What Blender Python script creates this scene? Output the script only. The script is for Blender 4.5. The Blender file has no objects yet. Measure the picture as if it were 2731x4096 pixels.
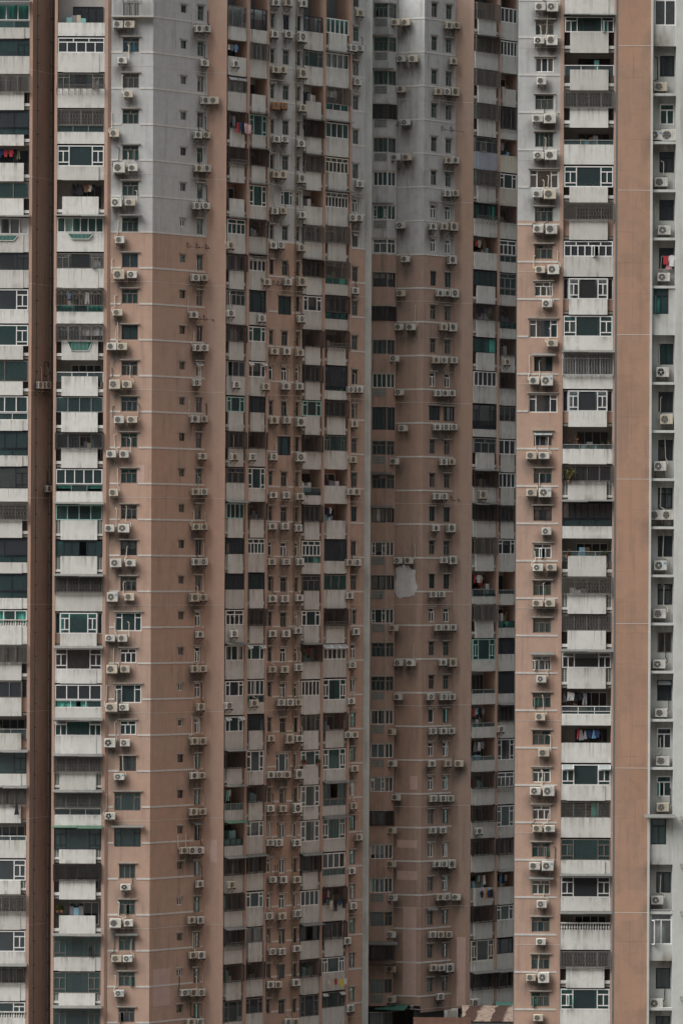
import bpy, math, random
from mathutils import Matrix, Vector
rnd = random.Random(7)
# ------------------------------------------------------------------ camera, sky, sun, exposure
FPX, CX, CH, HC, ROLL = 15832.0, 1365.5, 2300.0, 40.0, 0.0045
cr, sr = math.cos(ROLL), math.sin(ROLL)
RV, UV, FV = Vector((cr, 0, sr)), Vector((-sr, 0, cr)), Vector((0, 1, 0))
CAM = Vector((0, 0, HC))
SC = bpy.context.scene
cd = bpy.data.cameras.new('camera'); cam = bpy.data.objects.new('camera', cd)
SC.collection.objects.link(cam)
m = Matrix.Identity(4)
for i, c in enumerate((RV, UV, -FV)):
    for j in range(3): m[j][i] = c[j]
m.translation = CAM
cam.matrix_world = m
cd.sensor_fit = 'HORIZONTAL'; cd.sensor_width = 36
cd.lens = FPX / 2731 * 36
cd.shift_x = 0.0
cd.shift_y = (CH - 2048) / 2731
cd.clip_start = 1; cd.clip_end = 6000
SC.camera = cam
SUN_EL, SUN_AZ = math.radians(48), math.radians(68)   # azimuth measured to the left of the view's reverse
SUN_ROT = math.radians(180) + SUN_AZ
w = bpy.data.worlds.new("World"); SC.world = w; w.use_nodes = True
nt = w.node_tree; bg = nt.nodes['Background']
sky = nt.nodes.new('ShaderNodeTexSky'); sky.sky_type = 'NISHITA'; sky.sun_disc = False
sky.sun_elevation = SUN_EL; sky.sun_rotation = SUN_ROT; sky.dust_density = 2; sky.air_density = 1.5; sky.ozone_density = 1
hs = nt.nodes.new('ShaderNodeHueSaturation'); hs.inputs['Saturation'].default_value = 0.12
nt.links.new(sky.outputs[0], hs.inputs['Color']); # overcast luminance: dim towards the horizon, brightest overhead
tc = nt.nodes.new('ShaderNodeTexCoord'); sx = nt.nodes.new('ShaderNodeSeparateXYZ'); nt.links.new(tc.outputs['Generated'], sx.inputs[0])
mr = nt.nodes.new('ShaderNodeMapRange'); mr.inputs[1].default_value = .3; mr.inputs[2].default_value = .98; mr.inputs[3].default_value = .06; mr.inputs[4].default_value = 1.7
nt.links.new(sx.outputs[2], mr.inputs[0])
mu = nt.nodes.new('ShaderNodeMix'); mu.data_type = 'RGBA'; mu.blend_type = 'MULTIPLY'; mu.inputs[0].default_value = 1
nt.links.new(hs.outputs[0], mu.inputs[6]); nt.links.new(mr.outputs[0], mu.inputs[7]); nt.links.new(mu.outputs[2], bg.inputs[0])
bg.inputs[1].default_value = 0.07
sl = bpy.data.lights.new('sun', 'SUN'); sl.energy = 1.5; sl.angle = math.radians(48); sl.color = (1, .97, .93)
sun = bpy.data.objects.new('sun', sl); SC.collection.objects.link(sun)
# direction the light comes from (behind the camera, high)
sd = Vector((-math.sin(SUN_AZ) * math.cos(SUN_EL), -math.cos(SUN_AZ) * math.cos(SUN_EL), math.sin(SUN_EL)))
sun.rotation_euler = sd.to_track_quat('Z', 'Y').to_euler(); sun.location = (0, 0, 300)
SC.view_settings.view_transform = 'Standard'; SC.view_settings.look = 'None'
SC.view_settings.exposure = 1.78; SC.view_settings.gamma = 1
SC.cycles.max_bounces = 6; SC.cycles.transparent_max_bounces = 12
SC.cycles.use_denoising = True
# ------------------------------------------------------------------ materials
M = {}
def _mat(name):
    mt = bpy.data.materials.new(name); mt.use_nodes = True
    n = mt.node_tree; n.nodes.clear()
    out = n.nodes.new('ShaderNodeOutputMaterial')
    return mt, n, out
def mixc(n, fac, a, b, mode='MIX'):
    x = n.nodes.new('ShaderNodeMix'); x.data_type = 'RGBA'; x.blend_type = mode
    for s, v in ((0, fac), (6, a), (7, b)):
        if isinstance(v, (int, float)): x.inputs[s].default_value = v
        elif isinstance(v, tuple): x.inputs[s].default_value = (*v, 1)
        else: n.links.new(v, x.inputs[s])
    return x.outputs[2]
def mth(n, op, a, b=0.0, cl=False):
    x = n.nodes.new('ShaderNodeMath'); x.operation = op; x.use_clamp = cl
    for s, v in ((0, a), (1, b)):
        if isinstance(v, (int, float)): x.inputs[s].default_value = v
        else: n.links.new(v, x.inputs[s])
    return x.outputs[0]
def noise(n, scale, vec=(1, 1, 1), detail=4, rough=.6):
    g = n.nodes.new('ShaderNodeNewGeometry'); mp = n.nodes.new('ShaderNodeMapping')
    mp.inputs['Scale'].default_value = vec
    n.links.new(g.outputs['Position'], mp.inputs[0])
    t = n.nodes.new('ShaderNodeTexNoise'); t.inputs['Scale'].default_value = scale
    t.inputs['Detail'].default_value = detail; t.inputs['Roughness'].default_value = rough
    n.links.new(mp.outputs[0], t.inputs['Vector'])
    return t.outputs[0]
def ramp(n, x, lo, hi):
    r = n.nodes.new('ShaderNodeMapRange'); r.inputs[1].default_value = lo; r.inputs[2].default_value = hi
    n.links.new(x, r.inputs[0]); return r.outputs[0]
def paint(name, col, col2=None, zsplit=None, streak=.35, mottle=.12, rough=.85, dirt=(.09, .08, .07), bump=.15, grime=True, patch=0.0, par=False, joints=False):
    mt, n, out = _mat(name)
    b = n.nodes.new('ShaderNodeBsdfPrincipled'); b.inputs['Roughness'].default_value = rough
    b.inputs['Specular IOR Level'].default_value = .25
    c = col
    if zsplit is not None:
        g = n.nodes.new('ShaderNodeNewGeometry'); s = n.nodes.new('ShaderNodeSeparateXYZ')
        n.links.new(g.outputs['Position'], s.inputs[0])
        c = mixc(n, mth(n, 'GREATER_THAN', s.outputs[2], zsplit), col2, col)
    # hue drift, mottling
    c = mixc(n, mth(n, 'MULTIPLY', ramp(n, noise(n, .12, (1, 1, .5), 3), .35, .7), mottle * 2.2, True), c, (.36, .25, .19) if patch else (.3, .3, .29))
    c = mixc(n, mth(n, 'MULTIPLY', ramp(n, noise(n, 1.6, (1, 1, 1), 6, .7), .4, .75), mottle * 2, True), c, (.16, .13, .11))
    if patch:
        v = n.nodes.new('ShaderNodeTexVoronoi'); v.inputs['Scale'].default_value = .45; v.distance = 'CHEBYCHEV'
        g = n.nodes.new('ShaderNodeNewGeometry'); n.links.new(g.outputs['Position'], v.inputs['Vector'])
        hsv = n.nodes.new('ShaderNodeSeparateColor'); n.links.new(v.outputs['Color'], hsv.inputs[0])
        c = mixc(n, mth(n, 'MULTIPLY', hsv.outputs[0], patch), c, (.42, .25, .17))
    st = ramp(n, noise(n, 2.6, (1, 1, .07), 5, .65), .47, .68)
    st2 = ramp(n, noise(n, .5, (1, 1, .6), 3), .35, .65)
    sf = mth(n, 'MULTIPLY', mth(n, 'MULTIPLY', st, st2), streak, True)
    if par:
        tcn = n.nodes.new('ShaderNodeTexCoord'); sg = n.nodes.new('ShaderNodeSeparateXYZ'); n.links.new(tcn.outputs['Generated'], sg.inputs[0])
        edge = mth(n, 'ADD', mth(n, 'MULTIPLY', ramp(n, sg.outputs[2], .35, 1.0), 1.1), mth(n, 'MULTIPLY', ramp(n, sg.outputs[2], .45, .12), .8))
        sf = mth(n, 'MULTIPLY', sf, edge, True)
        oi = n.nodes.new('ShaderNodeObjectInfo')
        c = mixc(n, mth(n, 'MULTIPLY', ramp(n, oi.outputs['Random'], .45, 1.0), .5), c, (.36, .345, .31))
        c = mixc(n, mth(n, 'MULTIPLY', ramp(n, noise(n, .9, (1, 1, 1), 4, .6), .5, .72), .2, True), c, (.33, .31, .27))
        fine = mth(n, 'MULTIPLY', ramp(n, noise(n, 6.5, (1, 1, .035), 3, .5), .56, .66), ramp(n, sg.outputs[2], .15, .95))
        c = mixc(n, mth(n, 'MULTIPLY', fine, .55, True), c, (.20, .17, .13))
    if grime:
        a = n.nodes.new('ShaderNodeAttribute'); a.attribute_name = 'grime'
        gn = mth(n, 'MULTIPLY', a.outputs['Fac'], ramp(n, noise(n, 1.3, (1, 1, .35), 5, .7), .2, .62))
        c = mixc(n, mth(n, 'MULTIPLY', gn, 1.35, True), c, dirt)
    c = mixc(n, sf, c, dirt)
    if joints:
        g = n.nodes.new('ShaderNodeNewGeometry'); s3 = n.nodes.new('ShaderNodeSeparateXYZ'); n.links.new(g.outputs['Position'], s3.inputs[0])
        wob = mth(n, 'MULTIPLY', noise(n, 1.1, (1, 1, 1), 3), .12)
        lx = mth(n, 'LESS_THAN', mth(n, 'FRACT', mth(n, 'ADD', mth(n, 'MULTIPLY', s3.outputs[0], .83), wob)), .035)
        lz = mth(n, 'LESS_THAN', mth(n, 'FRACT', mth(n, 'ADD', mth(n, 'MULTIPLY', s3.outputs[2], .52), wob)), .03)
        jm = mth(n, 'MULTIPLY', mth(n, 'MAXIMUM', lx, lz), ramp(n, noise(n, .5, (1, 1, .5), 4), .45, .65))
        c = mixc(n, mth(n, 'MULTIPLY', jm, .38, True), c, (.14, .09, .07))
        c = mixc(n, mth(n, 'MULTIPLY', ramp(n, noise(n, 3.2, (1, 1, .5), 5, .8), .69, .73), .6, True), c, (.55, .48, .42))
        c = mixc(n, mth(n, 'MULTIPLY', ramp(n, noise(n, 4.1, (1, 1, .4), 5, .8), .68, .74), .5, True), c, (.12, .07, .055))
    n.links.new(c, b.inputs['Base Color'])
    if bump:
        bp = n.nodes.new('ShaderNodeBump'); bp.inputs['Strength'].default_value = bump; bp.inputs['Distance'].default_value = .02
        n.links.new(noise(n, 14, (1, 1, 1), 5), bp.inputs['Height']); n.links.new(bp.outputs[0], b.inputs['Normal'])
    n.links.new(b.outputs[0], out.inputs[0]); M[name] = mt; return mt
def plain(name, col, rough=.6, metal=0, var=.15, vs=3.0, spec=.3):
    mt, n, out = _mat(name)
    b = n.nodes.new('ShaderNodeBsdfPrincipled'); b.inputs['Roughness'].default_value = rough; b.inputs['Metallic'].default_value = metal
    b.inputs['Specular IOR Level'].default_value = spec
    c = mixc(n, mth(n, 'MULTIPLY', ramp(n, noise(n, vs, (1, 1, .6), 5, .7), .4, .8), var * 2, True), col, tuple(x * .35 for x in col))
    oi = n.nodes.new('ShaderNodeObjectInfo')
    c = mixc(n, mth(n, 'MULTIPLY', oi.outputs['Random'], var), c, tuple(x * .5 for x in col))
    n.links.new(c, b.inputs['Base Color']); n.links.new(b.outputs[0], out.inputs[0]); M[name] = mt
def glass(name, tint, rough=.03, fres=1.8, dust_sheen=.26):
    mt, n, out = _mat(name)
    t = n.nodes.new('ShaderNodeBsdfTransparent'); t.inputs[0].default_value = (*tint, 1)
    g = n.nodes.new('ShaderNodeBsdfGlossy'); g.inputs['Roughness'].default_value = rough; g.inputs[0].default_value = (.8, .85, .85, 1)
    fr = n.nodes.new('ShaderNodeFresnel'); fr.inputs[0].default_value = fres
    bp = n.nodes.new('ShaderNodeBump'); bp.inputs['Strength'].default_value = .04; bp.inputs['Distance'].default_value = .05
    n.links.new(noise(n, .8), bp.inputs['Height']); n.links.new(bp.outputs[0], g.inputs['Normal'])
    mx = n.nodes.new('ShaderNodeMixShader')
    n.links.new(fr.outputs[0], mx.inputs[0]); n.links.new(t.outputs[0], mx.inputs[1]); n.links.new(g.outputs[0], mx.inputs[2])
    df = n.nodes.new('ShaderNodeBsdfDiffuse'); df.inputs[0].default_value = (*[min(.3, .07 + x * .24 + (.02 if i == 2 else 0)) for i, x in enumerate(tint)], 1)  # diffuse film: dust plus bluish sky reflection put into the colour
    m2 = n.nodes.new('ShaderNodeMixShader'); m2.inputs[0].default_value = dust_sheen
    n.links.new(mx.outputs[0], m2.inputs[1]); n.links.new(df.outputs[0], m2.inputs[2])
    n.links.new(m2.outputs[0], out.inputs[0]); M[name] = mt
PINK, GREY = (.435, .287, .215), (.44, .45, .445)
CREAM = (.60, .60, .575)
plain('frame_w', (.68, .68, .66), .4, 0, .12)
plain('frame_b', (.20, .18, .155), .5, 0, .25)
plain('frame_g', (.27, .28, .27), .45, 0, .2)
plain('frame_k', (.03, .035, .045), .4)
plain('frame_e', (.33, .52, .46), .4)
plain('frame_c', (.56, .53, .43), .5)
glass('glass_t', (.30, .58, .54), dust_sheen=.2); glass('glass_d', (.42, .50, .52), dust_sheen=.2); glass('glass_c', (.78, .84, .84), dust_sheen=.1); glass('glass_r', (.35, .52, .50))
for nm, c in (('t', (.13, .50, .42)), ('w', (.78, .78, .76)), ('b', (.42, .31, .24)), ('g', (.50, .52, .52)), ('l', (.36, .33, .40)), ('u', (.12, .42, .58)), ('p', (.34, .30, .30)), ('m', (.42, .66, .58))):
    plain('cur_' + nm, c, .9, 0, .3, 6)
plain('vent', (.30, .33, .33), .35); plain('room', (.12, .135, .14), .9); plain('core', (.26, .24, .22), .9)
plain('bars_k', (.055, .045, .042), .6, 0, .35); plain('bars_g', (.17, .155, .14), .6, 0, .35); plain('bars_w', (.45, .45, .44), .5, 0, .2)
plain('hood', (.36, .34, .30), .9, 0, .35); plain('awn', (.15, .15, .14), .8, 0, .35); plain('awn_g', (.07, .13, .09), .8, 0, .3)
plain('gblock', (.16, .19, .18), .3, 0, .25); plain('band', (.55, .54, .51), .9, 0, .2); plain('seam', (.52, .48, .44), .9)
plain('ac', (.64, .63, .575), .5, 0, .42, 2.5); plain('ac_y', (.56, .50, .40), .5, 0, .3, 3); plain('ac_rust', (.42, .20, .08), .8, 0, .5, 3)
plain('ac_grille', (.085, .08, .072), .6, 0, .2); plain('ac_fan', (.22, .21, .19), .5); plain('ac_dark', (.02, .02, .02), .6); plain('hub', (.6, .6, .58), .5)
plain('steel', (.07, .06, .055), .6, 0, .4); plain('pipe', (.58, .54, .46), .6, 0, .25); plain('pipe_k', (.03, .03, .03), .6); plain('pipe_y', (.30, .22, .12), .7, 0, .3)
plain('sticker', (.05, .30, .55), .5)
for nm, c in (('white', (.65, .65, .65)), ('black', (.02, .02, .025)), ('navy', (.03, .05, .12)), ('red', (.42, .05, .06)), ('pink', (.55, .28, .30)), ('blue', (.16, .32, .52)), ('grey', (.22, .22, .24)), ('beige', (.50, .44, .34)), ('yellow', (.62, .52, .08)), ('teal', (.22, .46, .44)), ('orange', (.55, .22, .05)), ('brown', (.16, .09, .06)), ('lightblue', (.28, .5, .62)), ('green', (.12, .32, .10)), ('violet', (.22, .12, .30)), ('olive', (.16, .18, .11))):
    plain('cl_' + nm, c, .9, 0, .2, 8)
plain('leaf', (.07, .10, .04), .7, 0, .5, 10); plain('leaf_y', (.20, .22, .04), .7, 0, .4, 10); plain('leaf_r', (.22, .12, .07), .7, 0, .4, 10); plain('pot', (.30, .16, .10), .8); plain('inset', (.035, .13, .11), .3); plain('soil', (.05, .04, .03), .9)
# ------------------------------------------------------------------ projection helpers and mesh builder
class Face:
    def __init__(s, O, deg):
        s.O = Vector((O[0], O[1], 0)); s.ang = math.radians(deg)
        s.t = Vector((math.cos(s.ang), math.sin(s.ang), 0)); s.n = Vector((math.sin(s.ang), -math.cos(s.ang), 0))
    def hit(s, u, v, d=0):
        q = FV + RV * ((u - CX) / FPX) + UV * ((CH - v) / FPX)
        k = ((s.O + s.n * d - CAM).dot(s.n)) / q.dot(s.n)
        return CAM + q * k
    def a(s, u, v=300, d=0): return (s.hit(u, v, d) - s.O).dot(s.t)
    def z(s, u, v, d=0): return s.hit(u, v, d).z
    def P(s, a, z, d=0): p = s.O + s.t * a + s.n * d; return Vector((p.x, p.y, z))
    def end(s, u, v=300): p = s.P(s.a(u, v), 0); return (p.x, p.y)
WO = {}
def link(o, parent, worldpos):
    SC.collection.objects.link(o)
    WO[o.name] = Vector(worldpos)
    if parent is not None:
        o.parent = parent; o.location = Vector(worldpos) - WO[parent.name]
    else: o.location = worldpos
    return o
def thing(name, pos, label, cat, group=None, kind=None):
    o = bpy.data.objects.new(name, None); o.empty_display_size = .3; link(o, None, pos); tag(o, label, cat, group, kind); return o
def tag(o, label, cat=None, group=None, kind=None):
    if label: o['label'] = label
    if cat: o['category'] = cat
    if group: o['group'] = group
    if kind: o['kind'] = kind
    return o
class MB:
    def __init__(s): s.v = []; s.f = []; s.m = []; s.g = {}; s.mats = []
    def mi(s, m):
        if m not in s.mats: s.mats.append(m)
        return s.mats.index(m)
    def quad(s, pts, m, g=None):
        k = len(s.v); s.v += [tuple(p) for p in pts]; s.f.append(tuple(range(k, k + len(pts)))); s.m.append(s.mi(m))
        if g is not None:
            for i, x in enumerate(g): s.g[k + i] = x
    def hexa(s, p, m):
        k = len(s.v); s.v += [tuple(x) for x in p]; i = s.mi(m)
        for q in ((0, 3, 2, 1), (4, 5, 6, 7), (0, 1, 5, 4), (1, 2, 6, 5), (2, 3, 7, 6), (3, 0, 4, 7)):
            s.f.append(tuple(k + x for x in q)); s.m.append(i)
    def box(s, F, a0, a1, z0, z1, d0, d1, m):
        s.hexa([F.P(a0, z0, d0), F.P(a1, z0, d0), F.P(a1, z0, d1), F.P(a0, z0, d1), F.P(a0, z1, d0), F.P(a1, z1, d0), F.P(a1, z1, d1), F.P(a0, z1, d1)], m)
    def bar(s, F, p, q, w, m, n=4):
        A, B = F.P(*p), F.P(*q); s.tube(A, B, w, m, n)
    def tube(s, A, B, w, m, n=4):
        d = (B - A)
        if d.length < 1e-5: return
        d.normalize(); x = d.cross(Vector((0, 0, 1)))
        if x.length < .05: x = d.cross(Vector((1, 0.3, 0)))
        x.normalize(); y = d.cross(x); r = w / 2 * (1.414 if n == 4 else 1)
        ring = []
        k = len(s.v); mi = s.mi(m)
        for P0 in (A, B):
            for i in range(n):
                t = 2 * math.pi * (i + .5) / n
                s.v.append(tuple(P0 + x * (r * math.cos(t)) + y * (r * math.sin(t))))
        for i in range(n):
            j = (i + 1) % n; s.f.append((k + i, k + j, k + n + j, k + n + i)); s.m.append(mi)
        s.f.append(tuple(k + i for i in range(n))[::-1]); s.m.append(mi)
        s.f.append(tuple(k + n + i for i in range(n))); s.m.append(mi)
    def build(s, name, parent=None, label=None, origin=None):
        if not s.v: return None
        xs = [p[0] for p in s.v]; ys = [p[1] for p in s.v]; zs = [p[2] for p in s.v]
        o3 = Vector(origin) if origin is not None else Vector(((min(xs) + max(xs)) / 2, (min(ys) + max(ys)) / 2, min(zs)))
        me = bpy.data.meshes.new(name)
        me.from_pydata([(p[0] - o3.x, p[1] - o3.y, p[2] - o3.z) for p in s.v], [], s.f)
        for x in s.mats: me.materials.append(M[x])
        me.polygons.foreach_set('material_index', s.m)
        if s.g:
            at = me.attributes.new('grime', 'FLOAT', 'POINT')
            at.data.foreach_set('value', [s.g.get(i, 0.0) for i in range(len(s.v))])
        me.update()
        o = bpy.data.objects.new(name, me)
        link(o, parent, o3)
        if label: o['label'] = label
        return o
ORD = ['topmost', 'second', 'third', 'fourth', 'fifth', 'sixth', 'seventh', 'eighth', 'ninth', 'tenth', 'eleventh', 'twelfth', 'thirteenth', 'fourteenth', 'fifteenth', 'sixteenth', 'seventeenth', 'eighteenth', 'nineteenth', 'twentieth', 'twenty-first', 'twenty-second', 'twenty-third', 'twenty-fourth', 'twenty-fifth', 'twenty-sixth', 'twenty-seventh', 'twenty-eighth', 'twenty-ninth', 'thirtieth', 'thirty-first']
# ------------------------------------------------------------------ walls
GR = {}   # id(face) -> list of (a, z, strength) soot spots
def wall(mb, F, a0, a1, z0, z1, m, holes=(), d=0, step=(.5, .6), reveal=.25, rm=None):
    """holes: (ha0,ha1,hz0,hz1)"""
    def lines(lo, hi, st, ex):
        n = max(1, int(round((hi - lo) / st))); L = [lo + (hi - lo) * i / n for i in range(n + 1)]
        ex = [e for e in ex if lo < e < hi]
        L = [x for x in L if x in (lo, hi) or all(abs(x - e) > st * .3 for e in ex)] + ex
        L = sorted(set(round(x, 4) for x in L)); return L
    As = lines(a0, a1, step[0], [h for H in holes for h in H[:2]])
    Zs = lines(z0, z1, step[1], [h for H in holes for h in H[2:4]])
    sp = sorted(GR.get(id(F), []), key=lambda s: s[1]); hz = [h for h in holes]
    cache = {}
    def g(a, z):
        k = (a, z)
        if k in cache: return cache[k]
        x = 0
        for (sa, sz, st) in sp:
            dz = z - sz
            if -2.4 < dz < .9 and abs(a - sa) < 1.6:
                vz = math.exp(-(dz / .45) ** 2) if dz > 0 else math.exp(-(dz / 1.15) ** 2)
                x += st * vz * math.exp(-((a - sa) / .62) ** 2)
        cache[k] = min(1, x); return cache[k]
    for i in range(len(As) - 1):
        ca = (As[i] + As[i + 1]) / 2
        hh = [h for h in hz if h[0] < ca < h[1]]
        for j in range(len(Zs) - 1):
            cz = (Zs[j] + Zs[j + 1]) / 2
            if any(h[2] < cz < h[3] for h in hh): continue
            q = [(As[i], Zs[j]), (As[i + 1], Zs[j]), (As[i + 1], Zs[j + 1]), (As[i], Zs[j + 1])]
            mb.quad([F.P(a, z, d) for a, z in q], m, [g(a, z) for a, z in q])
    for h in holes:
        r = rm or m
        x0, x1, y0, y1 = h[:4]
        for (p, q) in (((x0, y0), (x0, y1)), ((x1, y0), (x1, y1)), ((x0, y0), (x1, y0)), ((x0, y1), (x1, y1))):
            mb.quad([F.P(p[0], p[1], d), F.P(q[0], q[1], d), F.P(q[0], q[1], d - reveal), F.P(p[0], p[1], d - reveal)], r)
# ------------------------------------------------------------------ glazing
def curtain(F, a0, a1, z0, z1, d, m, parent, part=None):
    mb = MB(); n = max(6, int((a1 - a0) * 9)); prev = None
    spans = [(a0, a1)]
    if part: w = (a1 - a0); spans = [(a0, a0 + w * part), (a1 - w * part, a1)]
    if not part and rnd.random() < .35: z0 = z1 - (z1 - z0) * rnd.uniform(.35, .85)
    for s0, s1 in spans:
        n = max(3, int((s1 - s0) * 7)); xs = [s0 + (s1 - s0) * i / n for i in range(n + 1)]
        xs = [xs[0]] + [x + rnd.uniform(-.05, .05) for x in xs[1:-1]] + [xs[-1]]; ds = [rnd.uniform(-.09, .09) for x in xs]
        for i in range(n):
            mb.quad([F.P(xs[i], z0, d + ds[i]), F.P(xs[i + 1], z0, d + ds[i + 1]), F.P(xs[i + 1], z1, d + ds[i + 1] * .5), F.P(xs[i], z1, d + ds[i] * .5)], m)
    return mb.build('curtain', parent)
def layout(st, a0, a1, z0, z1, n):
    """returns bars (list of a0,a1,z0,z1 thick flag) and panes"""
    w, h = a1 - a0, z1 - z0; V = []; Hh = []; panes = []
    if st == 's':
        for i in range(1, n): V.append((a0 + w * i / n, z0, z1))
        panes = [(a0 + w * i / n, a0 + w * (i + 1) / n, z0, z1) for i in range(n)]
    elif st == 'x':
        zt = z1 - .3 * h; nt = max(2, (n + 1) // 2) if n > 2 else 1
        if n >= 6: nt = 4
        Hh.append((zt, a0, a1))
        for i in range(1, n): V.append((a0 + w * i / n, z0, zt))
        for i in range(1, nt): V.append((a0 + w * i / nt, zt, z1))
        panes = [(a0 + w * i / n, a0 + w * (i + 1) / n, z0, zt) for i in range(n)] + [(a0 + w * i / nt, a0 + w * (i + 1) / nt, zt, z1) for i in range(nt)]
    else:  # '3'
        c0, c1 = a0 + .25 * w, a1 - .25 * w; zt = z1 - .27 * h
        V += [(c0, z0, z1), (c1, z0, z1)]
        for s0, s1 in ((a0, c0), (c1, a1)):
            Hh.append((zt, s0, s1)); panes.append((s0, s1, zt, z1))
            zl = z0
            if n == 2 or h > 1.6:
                zl = z0 + .2 * h; Hh.append((zl, s0, s1)); panes.append((s0, s1, z0, zl))
            if w > 2.6:
                mid = (s0 + s1) / 2; V.append((mid, zl, zt)); panes += [(s0, mid, zl, zt), (mid, s1, zl, zt)]
            else: panes.append((s0, s1, zl, zt))
        panes.append((c0, c1, z0, z1))
    return V, Hh, panes
def glazing(F, a0, a1, z0, z1, d, st, n, fm, gm, parent, name, cur=None, vents=0, hood=None, bw=.065, label=None, grid=False):
    fb = MB(); b = bw; mat = 'frame_' + fm
    fb.box(F, a0, a1, z0, z0 + b, d - .06, d + .02, mat); fb.box(F, a0, a1, z1 - b, z1, d - .06, d + .02, mat)
    fb.box(F, a0, a0 + b, z0 + b, z1 - b, d - .06, d + .018, mat); fb.box(F, a1 - b, a1, z0 + b, z1 - b, d - .06, d + .018, mat)
    V, Hh, panes = layout(st, a0, a1, z0, z1, n)
    for x, p, q in V: fb.box(F, x - b * .5, x + b * .5, p + .02, q - .02, d - .05, d + .012, mat)
    for z, p, q in Hh: fb.box(F, p + .02, q - .02, z - b * .5, z + b * .5, d - .05, d + .008, mat)
    if grid:
        for (p0, p1, q0, q1) in panes:
            if q1 - q0 > .5:
                fb.box(F, (p0 + p1) / 2 - .09, (p0 + p1) / 2 - .07, q0, q1, d - .1, d - .085, 'frame_e'); fb.box(F, (p0 + p1) / 2 + .07, (p0 + p1) / 2 + .09, q0, q1, d - .1, d - .085, 'frame_e')
                for zz in (.3, .7): fb.box(F, p0, p1, q0 + (q1 - q0) * zz - .01, q0 + (q1 - q0) * zz + .01, d - .1, d - .085, 'frame_e')
    pb = MB(); skip = set()
    tops = [i for i, p in enumerate(panes) if abs(p[3] - z1) < .01 and p[3] - p[2] < .6 * (z1 - z0)]
    lows = [i for i, p in enumerate(panes) if i not in tops]
    if vents:
        for i in tops:
            if vents > 1 or rnd.random() < .5:
                p0, p1, q0, q1 = panes[i]; skip.add(i); o = .28; zb = q1 - (q1 - q0) * .8
                c = [(p0 + .03, q1 - .03, d + .03), (p1 - .03, q1 - .03, d + .03), (p1 - .03, zb, d + o), (p0 + .03, zb, d + o)]
                for k in range(4): fb.bar(F, c[k], c[(k + 1) % 4], .045, mat)
                pb.quad([F.P(*x) for x in c], 'vent')
    elif lows and rnd.random() < .22 and st != 's':
        i = rnd.choice(lows); p0, p1, q0, q1 = panes[i]
        if p1 - p0 < .9:
            skip.add(i); wd = (p1 - p0) * .75
            c = [(p0 + .02, q0 + .03, d + .03), (p0 + wd * .45, q0 + .03, d + wd * .8), (p0 + wd * .45, q1 - .03, d + wd * .8), (p0 + .02, q1 - .03, d + .03)]
            for k in range(4): fb.bar(F, c[k], c[(k + 1) % 4], .05, mat)
            pb.quad([F.P(*x) for x in c], gm)
    for i, (p0, p1, q0, q1) in enumerate(panes):
        if i in skip or (st == 's' and n > 2 and rnd.random() < .1): continue
        j = rnd.uniform(-.006, .006)
        pb.quad([F.P(p0, q0, d - .03 + j), F.P(p1, q0, d - .03 - j), F.P(p1, q1, d - .03 - j), F.P(p0, q1, d - .03 + j)], gm)
    if hood:
        e = hood; fb.box(F, a0 - .14, a1 + .14, z1 + .06, z1 + .15, -.02, e, 'hood')
    root = fb.build(name, parent, label)
    pb.build('pane', root)
    extra = False
    if not cur and a1 - a0 > .45 and rnd.random() < .6: cur = rnd.choice('tgwgpbgm'); extra = True
    if cur:
        part = rnd.choice((.16, .24, .3)) if extra else (None if rnd.random() < .45 else rnd.choice((.3, .38, .45)))
        curtain(F, a0 + .05, a1 - .05, z0 + .05, z1 - .05, d - .22, 'cur_' + cur, root, part)
    return root
def pick_cur(r): return rnd.choice(r) if r else None
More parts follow.
